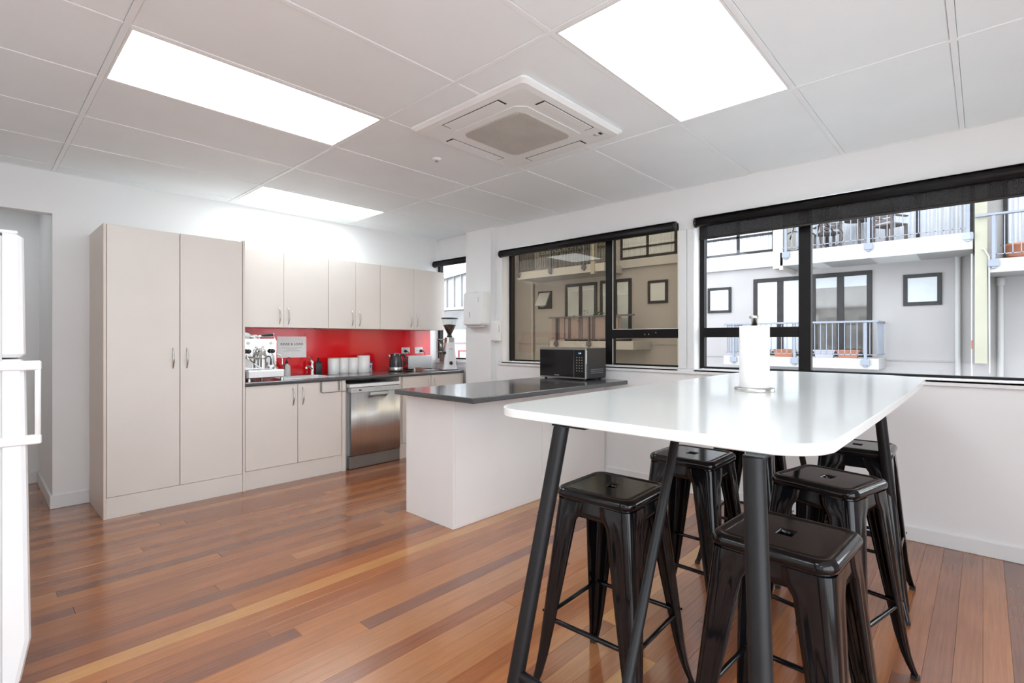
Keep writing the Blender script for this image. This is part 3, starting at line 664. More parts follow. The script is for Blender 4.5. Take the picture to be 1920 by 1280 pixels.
# local -y -> world -x
rounded_panel(MB(),.33,.385,.115,.035,0).build('cover',M['acwhite'],t)
MB().box(-.13,.13,-.085,-.02,-.218,-.190,.006).build('outlet_lip',M['lgrey'],t)
MB().box(-.052,-.044,-.1165,-.112,-.10,-.035).build('level_slot',M['grey'],t)
text('tork',.030,M['grey'],t,(.10,-.1158,.10),(R(90),R(90),0))
MB().lathe([(0,-.004),(.006,-.004),(.006,0)],(0.0,-.045,.196),10,'y').build('lock_pin',M['grey'],t)
t=thing('soap_dispenser','slim white soap dispenser on the side of the column beside the tinted window','dispenser',(4.119,4.14,1.40))
rounded_panel(MB(),.066,.235,.105,.018,0).build('cover',M['acwhite'],t)
MB().box(-.006,-.001,-.107,-.1045,-.02,.06).build('level_slot',M['grey'],t)
MB().box(-.02,.02,-.085,-.03,-.128,-.116,.003).build('push_bar',M['lgrey'],t)

# ---------------- fridge ----------------
t=thing('fridge','white upright fridge with long white handle at the left edge','fridge',(0,0,0))
fy0,fy1=2.49,3.10
MB().box(-.52,.072,fy0,fy1,.05,1.665,.006).build('fridge_body',M['white'],t)
def fdoor(z0,z1,nm='door'):
    m=MB(); zs=[z0,z0+.012]+[z0+.012+(z1-z0-.024)*k/8 for k in range(1,8)]+[z1-.012,z1]; n=9; vs=[]
    for i,z in enumerate(zs):
        e=.012 if i in (0,len(zs)-1) else 0
        xf=.152-.020*max(0,(z-.2)/1.5)-e-(.03*max(0,(.22-z)/.15) if z<.22 else 0)
        prof=[(.078,fy0+e),(xf-.018,fy0+e),(xf-.006,fy0+.004+e),(xf,fy0+.016+e),(xf,fy1-.016-e),(xf-.006,fy1-.004-e),(xf-.018,fy1-e),(.078,fy1-e)]
        vs+=[(a,b,z) for a,b in prof]
    k_=8
    m.add(vs,[(i*k_+k,i*k_+(k+1)%k_,(i+1)*k_+(k+1)%k_,(i+1)*k_+k) for i in range(len(zs)-1) for k in range(k_)],False)
    m.add(vs[:k_],[tuple(range(k_))[::-1]]); m.add(vs[-k_:],[tuple(range(k_))]); return m.build(nm,M['white'],t)
fdoor(1.236,1.672); d=fdoor(.075,1.230)
for z in (1.190,.925):
    MB().box(.060,.178,fy0-.010,fy0+.012,z,z+.034,.004).build('handle_bracket',M['white'],d)
MB().prism(rrect(.160,.177,fy0-.008,fy0+.010,.006,3),.955,1.192,.001,True).build('handle_grip',M['white'],d)
MB().box(.0725,.0775,fy0+.006,fy1-.006,.07,1.66).build('door_gasket',M['lgrey'],t)
MB().box(.02,.118,fy0+.01,fy0+.09,1.672,1.684,.004).build('hinge_cover',M['white'],t)
MB().box(-.50,.06,fy0+.02,fy1-.02,0,.05).build('plinth',M['grey'],t)

# ---------------- air conditioner cassette ----------------
acx,acy,ach=2.292,2.09,.465
t=thing('ceiling_air_conditioner','white square ceiling cassette air conditioner with grey grille','air conditioner',(acx,acy,CZ-.004))
m=MB(); lv=[(ach,0),(ach,-.012),(ach-.02,-.026),(ach-.055,-.030)]; o=[rrect(-a,a,-a,a,.03,4) for a,_ in lv]; n=len(o[0])
inner=[(-.30,-.24),(-.24,-.30),(.24,-.30),(.30,-.24),(.30,.24),(.24,.30),(-.24,.30),(-.30,.24)]
vs=[(p[0],p[1],lv[i][1]) for i in range(4) for p in o[i]]
m.add(vs,[(i*n+(k+1)%n,i*n+k,(i+1)*n+k,(i+1)*n+(k+1)%n) for i in range(3) for k in range(n)]); m.add(vs[-n:],[tuple(range(n))[::-1]]); m.add(vs[:n],[tuple(range(n))])
m.build('fascia',M['acwhite'],t)
def octa(a,c): return [(-a,-c),(-c,-a),(c,-a),(a,-c),(a,c),(c,a),(-c,a),(-a,c)]
MB().prism(octa(.295,.245),-.0345,-.0305,.001).build('grille_frame',M['acwhite'],t)
g=MB().prism(rrect(-.243,.243,-.243,.243,.06,4),-.0365,-.0335).build('intake_grille',M['grille'],t)
m=MB()
for k in range(48):
    x=-.236+k*.01; l=.240 if abs(x)<.18 else .240-(.06-math.sqrt(max(0,.06**2-(abs(x)-.18)**2)))
    m.box(x-.0022,x+.0022,-l,l,-.041,-.0365)
m.build('grille_slat',M['grille'],g,kind='stuff')
for k in range(4):
    e=bpy.data.objects.new('louvre',None)
    a=k*math.pi/2
    def rb(mb,x0,x1,y0,y1,z0,z1,b=0):
        ca,sa=round(math.cos(a)),round(math.sin(a)); p0=(x0*ca-y0*sa,x0*sa+y0*ca); p1=(x1*ca-y1*sa,x1*sa+y1*ca); mb.box(p0[0],p1[0],p0[1],p1[1],z0,z1,b)
    m=MB(); rb(m,-.232,.232,-.402,-.338,-.0312,-.0300); f=m.build('louvre_slot',M['ink'],t)
    m=MB(); rb(m,-.222,.222,-.399,-.341,-.0345,-.0314,.001); m.build('louvre',M['acwhite'],f)
MB().box(.315,.345,-.392,-.375,-.0325,-.030).build('sensor_window',M['ink'],t)
MB().box(.30,.36,-.370,-.325,-.0315,-.030).build('indicator_panel',M['acwhite'],t)
MB().box(.315,.335,-.352,-.338,-.0325,-.0315).box(.342,.347,-.36,-.34,-.0325,-.0315).build('label_marking',M['grey'],t)
t=thing('smoke_detector','tiny round white detector on the ceiling left of the air conditioner','detector',(2.272,2.849,CZ-.002))
MB().lathe([(.032,0),(.032,-.006),(.026,-.012),(0,-.014)],(0,0,0),20).build('detector_base',M['acwhite'],t)
MB().lathe([(.010,-.014),(.012,-.022),(0,-.024)],(0,0,0),12).build('sensor',M['grey'],t)

# ---------------- bar table ----------------
t=thing('bar_table','long white-topped bar table with splayed black tubular legs','table',(0,0,0))
TZ0,TZ1=1.047,1.075
out=[]
def side(x): return .012*(1-((x-2.55)/1.37)**2)
raw=rrect(1.190,3.955,.242,1.212,[.26,.115,.135,.26],16)
for i,(x,y) in enumerate(raw): out.append((x,y))
ti=[]
for i in range(len(out)):
    a=out[i]; b=out[(i+1)%len(out)]; ti.append(a); L=math.dist(a,b)
    if L>.5:
        for k in range(1,8): ti.append((a[0]+(b[0]-a[0])*k/8,a[1]+(b[1]-a[1])*k/8))
out=[(x,y+(side(x) if y>.727 else -side(x))*(1 if 1.3<x<3.7 else .3)) for x,y in ti]
MB().prism(out,TZ0,TZ1,.0025).build('table_top',M['table'],t)
legs=[((1.205,.920),(-.20,.085)),((1.165,.365),(-.20,-.095)),((2.92,.920),(.16,.085)),((2.93,.365),(.13,-.085))]
for (tx,ty),(ax,ay) in legs:
    l=MB().tube([(tx,ty,TZ0-.006),(tx+ax,ty+ay,.012)],.0235,18).build('leg',M['powder'],t)
    MB().box(tx-.01,tx+.10,ty-.09 if ty>.7 else ty-.022,ty+.03 if ty>.7 else ty+.022,TZ0-.006,TZ0,.001).build('mounting_plate',M['powder'],l)
    MB().lathe([(.024,0),(.024,.012),(.020,.014)],(tx+ax,ty+ay,0),14).build('foot_cap',M['blackmat'],l)
for (a,b,sx) in ((0,1,1),(2,3,-1)):
    def at(i,z): (tx,ty),(ax,ay)=legs[i]; q=(TZ0-z)/TZ0; return (tx+ax*q,ty+ay*q,z)
    pa,pb=at(a,.345),at(b,.345)
    MB().tube([pa,pb],.0145,12).build('stretcher',M['powder'],t)
    md=[(pa[k]+pb[k])/2 for k in range(3)]
    top=(1.50,.690,TZ0) if sx==1 else (2.60,.66,TZ0)
    MB().tube([md,top],.0135,12).build('diagonal_brace',M['powder'],t)
# paper roll holder
t=thing('paper_towel_holder','upright steel paper towel holder with full white roll on the bar table','paper towel holder',(2.329,.728,TZ1))
MB().lathe([(.079,0),(.080,.002),(.080,.014),(.078,.016),(.0,.016)],(0,0,0),40).build('base',M['satin'],t)
MB().lathe([(.012,.016),(.012,.285),(.0125,.285),(.0125,.316),(.019,.316),(.020,.318),(.020,.326),(.018,.328),(0,.328)],(0,0,0),24).build('rod',M['satin'],t)
m=MB().lathe([(.020,.017),(.0585,.017),(.060,.019),(.060,.281),(.0585,.283),(.020,.283)],(0,0,0),48,cap=False)
m.build('paper_roll',M['paper'],t)
MB().lathe([(.020,.283),(.020,.017)],(0,0,0),24,cap=False).build('roll_core',mat('card_core',(.45,.34,.24),.8),t)

# ---------------- stools ----------------
def loop(h,r,z,n=12):
    return [(x,y,z) for x,y in rrect(-h,h,-h,h,r,n)]
def make_stool(label):
    t=thing('bar_stool',label,'stool',(0,0,0),0,'black metal bar stools around the table')
    n=12; m=MB(); N=4*(n+1)
    LV=[(.150,.040,.728),(.156,.044,.731),(.1585,.046,.740),(.157,.045,.750),(.151,.042,.758),(.144,.038,.7615),(.137,.034,.7605),(.131,.030,.7565),(.1265,.028,.7570),(.122,.026,.7590),(.119,.025,.7590)]
    vs=[]
    for h,r,z in LV: vs+=loop(h,r,z,n)
    base=loop(.119,.025,.759,n)
    def slotp(i,s=1):
        x,y,_=base[i]; a=math.atan2(y,x); 
        # stadium slot
        u,v=.042*s,.0190*s
        k=(abs(math.cos(a)/u)**4+abs(math.sin(a)/v)**4)**(-.25); return (k*math.cos(a),k*math.sin(a))
    for s,z in ((1.34,.7590),(1.26,.7590),(1.10,.7578),(1.0,.7545),(1.0,.742)):
        vs+=[(*slotp(i,s),z) for i in range(N)]
    L=len(LV)+5
    m.add(vs,[(i*N+k,i*N+(k+1)%N,(i+1)*N+(k+1)%N,(i+1)*N+k) for i in range(L-1) for k in range(N)],True)
    # underside
    m.add([(x*.98,y*.98,.7275) for x,y,_ in loop(.150,.04,0,n)]+[(*slotp(i,1),.742) for i in range(N)],[((k+1)%N,k,k+N,(k+1)%N+N) for k in range(N)],True)
    m.build('seat',M['gloss'],t)
    m=MB(); vs=[]
    for h,r,z in ((.1470,.040,.7295),(.1475,.040,.722),(.1500,.042,.690),(.1515,.042,.672),(.1495,.042,.672),(.1450,.040,.729)): vs+=loop(h,r,z,n)
    m.add(vs,[((i)*N+(k+1)%N,i*N+k,(i+1)*N+k,(i+1)*N+(k+1)%N) for i in range(5) for k in range(N)],True)
    m.build('skirt',M['gloss'],t)
    # legs
    def legcorner(z):   # corner position along the leg: splay + slight kick near the floor
        q=(.722-z)/.722; return .1512+.061*q+ (.016*((.16-z)/.16)**2 if z<.16 else 0)
    for sx,sy in ((1,1),(-1,1),(-1,-1),(1,-1)):
        m=MB(); lv=[.722,.690,.655,.60,.50,.38,.26,.16,.09,.045,.012]; prof=None; rows=[]
        for z in lv:
            q=(.722-z)/.71; c=legcorner(z); w_=.098*(1-q)**.85+.026*(1-(1-q)**.85); 
            if z>.68: w_+= .018
            r=.034*(1-q)+.009*q; gd=.004*(1-q*.6)*min(1,max(0,(.70-z)/.12))
            pts=[(c-w_,c-.012*(1-q)),(c-w_,c),(c-w_*.80,c),(c-w_*.70,c-gd),(c-w_*.60,c-gd),(c-w_*.52,c)]
            for k in range(7):
                a=R(90-90*k/6); pts.append((c-r+r*math.cos(a),c-r+r*math.sin(a)))
            pts+=[(b,a) for a,b in pts[:6][::-1]]
            th=.004
            inn=[(a-th,b-th) if 2<=i<len(pts)-2 else ((a,b-th) if i<2 else (a-th,b)) for i,(a,b) in enumerate(pts)]
            rows.append([(a*sx,b*sy,z) for a,b in pts+inn[::-1]])
        k_=len(rows[0]); vs=[v for r_ in rows for v in r_]
        f=[(i*k_+k,i*k_+(k+1)%k_,(i+1)*k_+(k+1)%k_,(i+1)*k_+k) for i in range(len(rows)-1) for k in range(k_)]
        if sx*sy<0: f=[q[::-1] for q in f]
        m.add(vs,f,True); l=m.build('leg',M['gloss'],t)
        c=legcorner(.0)-.014
        MB().prism([(a*1,b) for a,b in rrect(c*sx-.013,c*sx+.013,c*sy-.013,c*sy+.013,.006,3)],0,.016,.001).build('rubber_foot',M['blackmat'],l)
        cc=legcorner(.30)-.010
        MB().lathe([(0,.0045),(.0045,.004),(.005,0)],((cc+.0105)*sx if False else (cc-.006)*sx,(cc+.012)*sy if sy>0 else (cc+.012)*sy-.0045,.30),8,'y').build('rivet',M['gloss'],l)
    c=legcorner(.285)-.010
    for i,(p,q) in enumerate((((-c,-c),(c,-c)),((c,-c),(c,c)),((c,c),(-c,c)),((-c,c),(-c,-c)))):
        z=.285
        a=Vector((*p,z)); b=Vector((*q,z)); d=(b-a).normalized()
        MB().tube([a+d*.006,a+d*.022,a+d*.034,b-d*.034,b-d*.022,b-d*.006],[.003,.0075,.0085,.0085,.0075,.003],10).build('footrest_bar',M['gloss'],t)
    m=MB(); m.tube([(-.13,-.13,.668),(0,0,.650),(.13,.13,.668)],.005,8).tube([(-.13,.13,.668),(0,0,.650),(.13,-.13,.668)],.005,8); m.build('cross_brace',M['gloss'],t)
    return t
S=make_stool('black metal bar stool at the near left of the table, beside the left table leg')
S.location=(1.625,1.005,0); S.rotation_euler.z=R(2)
for lab,x,y,rz in (('front black metal bar stool, largest in view, its seat behind the thick table leg',1.565,.405,-3),
    ('black metal bar stool on the island side, partly behind the thin diagonal brace',2.350,1.012,0),
    ('black metal bar stool in the middle on the window-corner side, turned slightly',2.310,.447,-13),
    ('black metal bar stool farthest along the right side, near the far table leg',3.125,.475,2),
    ('black metal bar stool mostly hidden at the far left end under the table top',3.100,1.000,0)):
    c=copy_tree(S); c['label']=lab; c.location=(x,y,0); c.rotation_euler.z=R(rz)

# ---------------- outside ----------------
FW=15.5
o_white=mat('render_offwhite',(0.255,0.243,0.243),.85,var=.06,scale=.8,bump=.3,bscale=60)
o_slab=mat('slab_white_paint',(0.304,0.298,0.295),.7,var=.03,scale=2)
o_sand=mat('sand_paint',(0.234,0.225,0.175),.8,var=.06,scale=2)
o_frame=mat('charcoal_timber_frame',(.014,.013,.014),.6,spec=.2,var=.4,scale=12)
o_rail=mat('blue_grey_railing',(0.146,0.163,0.199),.5,var=.05)
o_pane=mat('facade_glass_blue',(0.234,0.269,0.292),.06,var=.25,scale=1.2,coat=.6)
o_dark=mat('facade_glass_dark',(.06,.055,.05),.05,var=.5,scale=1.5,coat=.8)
o_blind=mat('frosted_blind',(0.351,0.374,0.392),.5,var=.04)
o_curt=mat('net_curtain',(0.386,0.397,0.427),.8,var=.10,scale=4,stretch=(1,6,.3))
o_terra=mat('terracotta',(0.280,0.100,0.052),.7,var=.1)
o_lilac=mat('lilac_planter',(0.292,0.292,0.328),.6)
o_slat=mat('pinkish_reed_screen',(0.199,0.152,0.149),.7,var=.15,scale=6,stretch=(1,14,1))
o_leaf=mat('leaf_green',(0.058,0.140,0.029),.6,var=.5,scale=20)
o_clad=mat('metal_cladding',(0.246,0.251,0.263),.35,.4,var=.05,scale=2)
o_wood=mat('weathered_timber',(0.094,0.076,0.071),.7,var=.3,scale=12)
o_str=mat('string_course_grey',(.22,.21,.22),.8)  # plain grey of the thin string courses
MB().box(4.6,40,-30,50,-3.7,-3.5).build('ground_street',mat('asphalt',(.16,.16,.16),.9,var=.2,scale=4),kind='structure')
MB().box(-25,4.6,-30,-2.3,-3.7,-3.5).build('ground_bounce',mat('pale_bounce_ground',(.62,.62,.61),.9,var=.06,scale=4),kind='structure')  # unseen pale ground, added to bounce daylight up to the ceiling
bd=thing('apartment_building','pale rendered apartment building with balconies seen across the street','building',(0,0,0))
ZB=(-.0,.36,-.55)
m=MB().box(FW,FW+6,-6,6.95,-3.5,9).box(FW,FW+6,6.95,14.2,-3.5,9); m.build('wall',o_white,bd)
def owin(y0,y1,z0,z1,fw,panes,gl,x=FW,dp=.05,fm=None):
    """frame with panes; panes = list of (y0,y1,z0,z1)"""
    m=MB().box(x-dp,x,y0,y1,z0,z0+fw,.004).box(x-dp,x,y0,y1,z1-fw,z1,.004).box(x-dp,x,y0,y0+fw,z0+fw,z1-fw,.004).box(x-dp,x,y1-fw,y1,z0+fw,z1-fw,.004)
    ps=sorted(panes)
    for a,b in zip(ps[:-1],ps[1:]):
        if b[0]>a[1]: m.box(x-dp*.9,x,a[1],b[0],z0+fw,z1-fw,.003)
    w=m.build('window',fm or o_frame,bd)
    for i,p in enumerate(ps):
        g=gl[i] if isinstance(gl,list) else gl
        MB().box(x-.028,x-.022,*p).build('pane',g,w)
    return w
def dpanes(y0,y1,z0,z1,fw,n=2,mw=.11):
    w_=(y1-y0-2*fw-(n-1)*mw)/n; return [(y0+fw+i*(w_+mw),y0+fw+i*(w_+mw)+w_,z0+fw,z1-fw) for i in range(n)]
# module 1 (clear window)
owin(.70,1.42,2.11,2.86,.085,dpanes(.70,1.42,2.11,2.86,.085,1),o_blind)
w=owin(2.04,3.39,.86,3.04,.11,dpanes(2.04,3.39,.86,3.04,.11,2,.16),o_dark)
for a,b,_,_ in dpanes(2.04,3.39,.86,3.04,.11,2,.16): MB().box(FW-.034,FW-.029,a,b,2.66,2.93).build('roller_shade',o_blind,w)
owin(3.44,4.86,.86,3.03,.11,dpanes(3.44,4.86,.86,3.03,.11,2,.16),o_blind)
owin(5.49,6.19,2.10,2.86,.075,dpanes(5.49,6.19,2.10,2.86,.075,1),o_blind)
# module 2 (tinted window)
owin(7.50,8.20,2.49,3.25,.085,dpanes(7.50,8.20,2.49,3.25,.085,1),o_blind)
w=owin(8.82,10.08,1.20,3.40,.11,dpanes(8.82,10.08,1.20,3.40,.11,2,.15),o_pane)
for a,b,_,_ in dpanes(8.82,10.08,1.20,3.40,.11,2,.15): MB().box(FW-.034,FW-.029,a,b,2.85,3.29).build('roller_shade',o_blind,w)
w=owin(10.22,11.64,1.20,3.38,.11,dpanes(10.22,11.64,1.20,3.38,.11,2,.15),o_pane)
for a,b,_,_ in dpanes(10.22,11.64,1.20,3.38,.11,2,.15): MB().box(FW-.034,FW-.029,a,b,3.10,3.27).build('roller_shade',o_blind,w)
w=owin(12.30,12.98,2.50,3.19,.075,[(12.375,12.905,2.575,3.115)],o_dark)
m=MB().add([(FW-.02,12.38,3.11),(FW-.02,12.90,3.11),(FW-.30,12.90,2.60),(FW-.30,12.38,2.60),(FW-.06,12.38,3.13),(FW-.06,12.90,3.13),(FW-.34,12.90,2.62),(FW-.34,12.38,2.62)],[(0,1,2,3),(7,6,5,4),(0,4,5,1),(1,5,6,2),(2,6,7,3),(3,7,4,0)]); m.build('open_sash',o_blind,w)
# string courses
MB().box(FW-.02,FW,.13,1.72,.775,.80).box(FW-.02,FW,5.3,6.95,.775,.80).box(FW-.02,FW,6.97,7.95,1.12,1.14).box(FW-.02,FW,11.5,14.1,1.12,1.14).build('string_course',o_str,bd)
# upper floor slabs and balconies
def slab_part(y0,y1,z0,z1,x0): return MB().box(x0,FW,y0,y1,z0,z1,.01).build('balcony_slab',o_slab,bd)
XB=14.3
slab_part(.155,3.85,3.19,3.55,XB); slab_part(4.02,6.95,3.345,3.775,FW-.10)
MB().box(XB,FW,3.78,3.86,3.10,5.6).box(FW-.25,FW,3.99,4.28,3.26,5.8).build('beige_post',mat('cream_post',(0.422,0.401,0.360),.7),bd)
slab_part(9.16,13.05,3.57,3.85,XB); slab_part(6.97,9.50,3.745,4.03,FW-.10)
MB().box(XB-.02,XB+.14,9.53,9.68,3.5,5.6).build('beige_post',o_sand,bd)
slab_part(-6,-.08,2.67,2.95,XB)
# lower balconies
for y0,y1,z0,z1 in ((1.76,5.28,.595,.85),(8.09,11.45,.965,1.24)): slab_part(y0,y1,z0,z1,XB)
# party fins and pipes
m=MB().box(XB,FW,-.065,.125,.80,9); m.build('fin',o_sand,bd)
MB().box(XB-.0,FW,14.2,14.75,-3.5,9).build('fin',o_slab,bd)
MB().box(FW-.35,FW,6.86,7.02,-3.5,9).build('fin',mat('pale_fin',(0.422,0.408,0.381),.8),bd)
for yy,z1 in ((.42,3.30),(-.28,2.60),(13.25,3.5)):
    m=MB().tube([(FW-.07,yy,-3.4),(FW-.07,yy,z1-.15),(FW-.06,yy+.01,z1)],.055,12).lathe([(.065,0),(.075,.02),(.075,.16),(.05,.18)],(FW-.08,yy,z1-.12),12); m.build('downpipe',o_slab,bd)
MB().tube([(XB+.1,.17,-3.4),(XB+.1,.17,3.1)],.018,8).tube([(XB+.1,.12,3.22),(XB-.03,-.02,3.16),(XB-.03,-.09,3.0),(XB-.03,-.095,2.4),(XB+.05,-.10,.6)],.014,8).build('conduit',o_slab,bd)
MB().box(XB+.08,XB+.12,.155,.185,1.10,1.28,.004).build('conduit_marker',o_terra,bd)
# upper windows
def curtainwall(y0,y1,z0,z1,nm,x=FW,trz=None,fw=.07,gl=None):
    ws=(y1-y0)/nm; m=MB()
    for i in range(nm+1): m.box(x-.06,x,y0+i*ws-fw/2,y0+i*ws+fw/2,z0,z1)
    m.box(x-.06,x,y0,y1,z0,z0+fw).box(x-.06,x,y0,y1,z1-fw,z1)
    if trz: m.box(x-.06,x,y0,y1,trz-.03,trz+.03)
    w=m.build('window',o_frame,bd)
    # pleated curtain
    for i in range(nm):
        a,b=y0+i*ws+fw/2,y0+(i+1)*ws-fw/2; vs=[]; n=40
        for k in range(n+1):
            yy=a+(b-a)*k/n; xx=x-.03+.018*math.sin(k*1.9)+.008*math.sin(k*.7)
            vs+=[(xx,yy,z0+fw),(xx,yy,z1-fw)]
        MB().add(vs,[(2*k,2*k+2,2*k+3,2*k+1) for k in range(n)],True).build('curtain',gl or o_curt,w)
curtainwall(4.32,6.25,3.78,5.6,2,trz=4.30)
owin(6.27,6.92,3.78,5.6,.06,[(6.33,6.86,3.84,5.54)],o_dark)
curtainwall(.20,3.96,3.56,5.8,4)
curtainwall(-3.4,-.36,2.96,5.8,3)
curtainwall(7.22,9.20,4.06,5.8,2,trz=4.42,gl=o_blind)
MB().box(FW-.012,FW-.006,9.5,14.1,3.87,5.9).build('upper_wall_shade',o_dark,bd)  # dark sheet over the wall stands in for shade above the balcony
# railings
def railing(y0,y1,z0,z1,x,posts,bstep=.125,ends=True,mt=None,toprail=True,zb=.08):
    mt=mt or o_rail
    r=MB().box(x-.045,x+.045,y0-.05,y1+.05,z1-.045,z1,.006)
    if not toprail: r=MB()
    r.box(x-.008,x+.008,y0,y1,z0+zb,z0+zb+.018)
    if ends:
        for yy in (y0,y1): r.box(x,FW,yy-.02,yy+.02,z1-.045,z1).box(x,FW,yy-.01,yy+.01,z0+zb,z0+zb+.018)
    rr_=r.build('rail',mt,bd)
    m=MB(); k=y0+bstep
    while k<y1: m.box(x-.008,x+.008,k-.008,k+.008,z0+zb,z1-.04); k+=bstep
    if ends:
        xx=x+bstep
        while xx<FW:
            for yy in (y0,y1): m.box(xx-.008,xx+.008,yy-.008,yy+.008,z0+zb,z1-.04)
            xx+=bstep
    m.build('baluster',mt,rr_,kind='stuff')
    for yy in posts:
        MB().box(x-.03,x+.03,yy-.03,yy+.03,z0-.20,z1-.04,.004).box(x-.045,x-.02,yy-.085,yy+.085,z0-.16,z0-.02,.004).build('rail_post',mt,rr_)
railing(1.80,5.20,.85,1.74,XB-.02,[2.01,3.5,5.0])
railing(.20,3.80,3.55,4.60,XB-.02,[.23,1.95,3.70],.14,False)
railing(-5.0,-.10,2.95,3.88,XB-.02,[-.16,-2.0],.12,False); MB().box(XB-.06,XB+.02,-.10,.115,3.835,3.88).build('rail',o_rail,bd)
d_rail=mat('dark_steel_railing',(.05,.05,.07),.5)
railing(8.10,11.42,1.24,2.10,XB-.02,[8.9,9.75,11.15],.5,False,d_rail)
m=None
sc=MB()
k=8.5
rs=MB().box(XB+.02,XB+.05,8.55,11.38,1.30,2.04).build('reed_screen',o_slat,bd)
m=MB()
for yy in (8.9,9.02,9.55,9.62,10.05,10.18,10.55,10.62,10.80,11.05,11.12): m.box(XB+.005,XB+.02,yy-.012,yy+.012,1.28,2.06)
m.build('slat',d_rail,rs)
railing(9.20,13.9,3.85,4.90,XB-.02,[9.95,11.4,12.95],.11,False,d_rail)
# things on balconies
def planter(lab,y,x,z,w_,mt,plant=False,h=.19):
    t=thing('window_box_planter',lab,'planter',(x,y,z),0,'planter boxes on the balconies')
    a,b=w_/2,w_/2-.05; m=MB()
    vs=[(-.08,-b,0),(.08,-b,0),(.08,b,0),(-.08,b,0),(-.10,-a,h),(.10,-a,h),(.10,a,h),(-.10,a,h)]
    m.add(vs,[(3,2,1,0),(4,5,6,7),(0,1,5,4),(1,2,6,5),(2,3,7,6),(3,0,4,7)]); m.box(-.11,.11,-a-.01,a+.01,h-.03,h,.004); m.build('trough',mt,t)
    MB().box(-.09,.09,-a+.01,a-.01,h-.005,h+.006).build('soil',o_wood,t)
planter('lilac grey planter box behind the railing right of the window mullion',2.87,XB+.16,.85,.46,o_lilac)
planter('terracotta planter box behind the railing right of the lilac grey box',2.38,XB+.16,.85,.46,o_terra)
planter('terracotta planter box seen just right of the paper towel roll',3.78,XB+.16,.85,.50,o_terra)
planter('pale planter box half hidden behind the paper towel roll',4.35,XB+.16,.85,.46,o_lilac)
t=thing('terracotta_pot','wide terracotta pot on the far right balcony','flower pot',(XB+.25,-.55,2.95))
MB().lathe([(.13,0),(.20,.05),(.245,.25),(.255,.25),(.255,.29),(.235,.29),(.22,.24),(0,.22)],(0,0,0),24).build('pot',o_terra,t)
random.seed(3)
def leaves(m,c,rad,n,s=.05):
    for _ in range(n):
        p=Vector(c)+Vector((random.gauss(0,1)*rad[0],random.gauss(0,1)*rad[1],abs(random.gauss(0,1))*rad[2])); a=random.random()*6.28; e=random.uniform(-.8,.8)
        u=Vector((math.cos(a),math.sin(a),e)).normalized()*s*random.uniform(.6,1.3); w_=u.cross(Vector((0,0,1))).normalized()*s*.4
        m.add([p,p+u*.5+w_,p+u,p+u*.5-w_],[(0,1,2,3)])
    return m
leaves(MB(),(0,0,.24),(.10,.12,.06),60).build('foliage',o_leaf,t,kind='stuff')
t=thing('balcony_plant','leafy green plant rising above the reed-screened balcony rail','plant',(XB+.35,9.85,1.24))
MB().lathe([(.12,0),(.16,.25),(0,.25)],(0,0,0),14).build('pot',o_terra,t)
leaves(MB(),(0,0,.60),(.12,.42,.18),420,.09).build('foliage',o_leaf,t,kind='stuff'); MB().tube([(0,0,.25),(.02,.05,.75)],.02,6).build('stem',o_wood,t)
t=thing('upper_balcony_creeper','green creeper on a trellis on the upper balcony seen through tinted glass','plant',(XB+.7,11.0,3.85))
leaves(MB(),(0,0,.7),(.15,.75,.5),700,.10).build('foliage',o_leaf,t,kind='stuff')
m=MB()
for k in range(12): m.box(-.01,.01,-1+k*.18,-.985+k*.18,0,1.6)
for k in range(8): m.box(-.012,.008,-1,1,.1+k*.2,.115+k*.2)
m.build('trellis',d_rail,t)
def chair(lab,y,x,z,rz):
    t=thing('balcony_chair',lab,'chair',(x,y,z),rz,'timber chairs on the upper balcony')
    MB().box(-.25,.25,-.25,.25,.42,.46,.01).build('seat',o_wood,t)
    for sx in (-1,1):
        for sy in (-1,1): MB().box(sx*.22-.025,sx*.22+.025,sy*.22-.025,sy*.22+.025,0,.42 if sy<0 else .9).build('leg',o_wood,t)
    for k in range(4): MB().box(-.22,.22,.20,.225,.50+k*.10,.57+k*.10).build('back_slat',o_wood,t)
    MB().box(-.26,-.20,-.25,.25,.62,.65).box(.20,.26,-.25,.25,.62,.65).build('armrest',o_wood,t)
chair('timber armchair on the upper balcony just right of the window mullion',2.90,XB+.62,3.55,R(120))
chair('timber armchair on the upper balcony left of the middle railing post',1.62,XB+.55,3.55,R(60))
t=thing('balcony_table','round table between the two timber armchairs on the upper balcony','table',(XB+.80,2.25,3.55))
MB().lathe([(0,.70),(.32,.70),(.32,.73),(0,.73)],(0,0,0),20).build('table_top',o_wood,t); MB().lathe([(.03,.02),(.03,.70)],(0,0,0),10).lathe([(.2,0),(.2,.02)],(0,0,0),12).build('pedestal',o_wood,t)
t=thing('balcony_bicycle','bicycle leaning behind the upper balcony railing left of the mullion','bicycle',(XB+.16,3.15,3.55))
for yy in (-.42,.42):
    pts=[(0,yy+.25*math.cos(a*math.pi/10),.27+.25*math.sin(a*math.pi/10)) for a in range(20)]; MB().tube(pts,.014,6,closed=True).build('wheel',M['blackmat'],t)
MB().tube([(0,-.5,.33),(0,-.1,.33),(0,.35,.80),(0,.5,.33)],.018,6).tube([(0,-.5,.33),(0,-.2,.80),(0,.35,.80)],.018,6).tube([(0,-.1,.33),(0,-.22,.88)],.016,6).build('frame',o_frame,t)
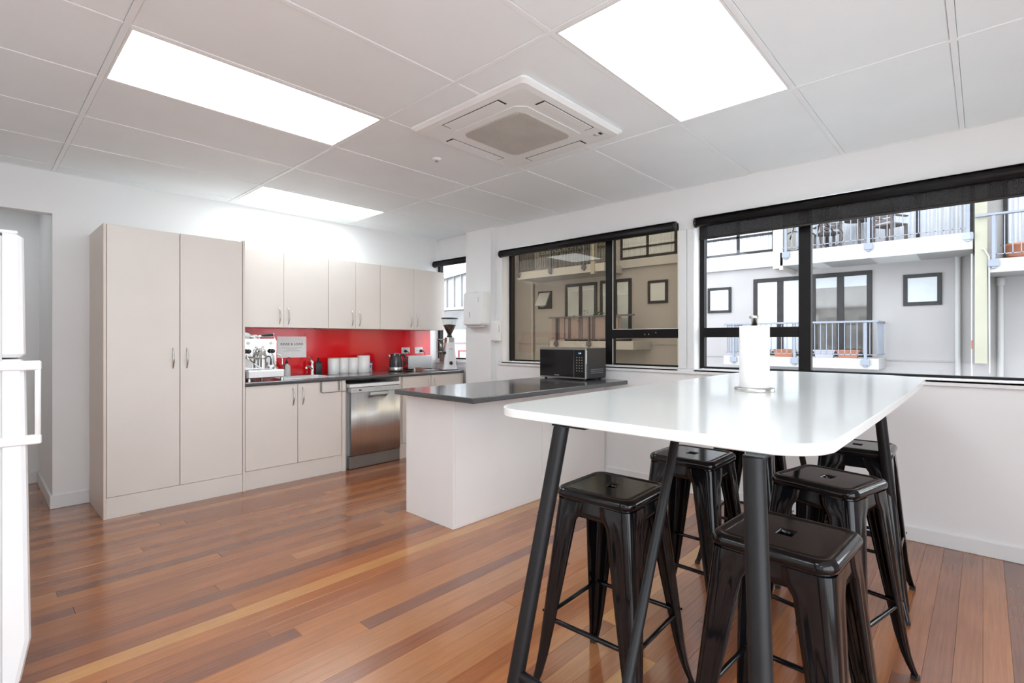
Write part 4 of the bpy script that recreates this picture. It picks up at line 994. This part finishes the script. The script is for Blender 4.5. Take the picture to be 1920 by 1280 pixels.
# metal-clad building beyond, seen through the narrow window
b2=thing('metal_clad_building','grey ribbed metal-clad building with pitched roof seen through the narrow window','building',(0,0,0))
MB().box(FW-.2,FW+8,15.2,30,-3.5,1.15).build('lower_wall',mat('pink_render',(0.340,0.286,0.286),.85,var=.05),b2)
MB().box(FW,FW+8,15.2,30,1.15,2.7).build('glazed_band',o_dark,b2)
MB().box(FW-.05,FW,15.2,30,1.28,1.75).build('spandrel_glass',o_pane,b2)
MB().box(FW-.3,FW+.1,15.2,30,2.66,2.78).box(FW-.3,FW,15.2,30,1.15,1.27).build('ledge',o_slab,b2)
zr=lambda y:4.55-.10*(y-15.2)
MB().add([(FW-.1,15.2,2.78),(FW-.1,30,2.78),(FW-.1,30,zr(30)),(FW-.1,15.2,zr(15.2)),(FW+.1,15.2,2.78),(FW+.1,30,2.78),(FW+.1,30,zr(30)),(FW+.1,15.2,zr(15.2))],[(0,3,2,1),(4,5,6,7),(0,1,5,4),(2,3,7,6),(0,4,7,3),(1,2,6,5)]).build('cladding_wall',o_clad,b2)
k=15.4
while k<29:
    MB().box(FW-.16,FW-.1,k,k+.06,2.78,zr(k)).build('cladding_rib',o_slab,b2); k+=.52
MB().add([(FW-.3,15.0,zr(15)),(FW-.3,30,zr(30)),(FW+4,30,zr(30)+1.2),(FW+4,15.0,zr(15)+1.2),(FW-.3,15.0,zr(15)-.08),(FW-.3,30,zr(30)-.08),(FW+4,30,zr(30)+1.1),(FW+4,15.0,zr(15)+1.1)],[(0,3,2,1),(4,5,6,7),(0,1,5,4),(1,2,6,5),(2,3,7,6),(3,0,4,7)]).build('roof',o_clad,b2)
rw=MB().box(FW-.24,FW-.2,17.0,17.6,.15,.20).box(FW-.24,FW-.2,17.0,17.6,.75,.80).box(FW-.24,FW-.2,17.0,17.06,.2,.75).box(FW-.24,FW-.2,17.54,17.6,.2,.75).build('window',mat('red_frame',(.20,.03,.03),.5),b2)
MB().box(FW-.21,FW-.205,17.06,17.54,.2,.75).build('pane',o_pane,rw)
# our own outer wall face and neighbour side keep the street lit as a canyon
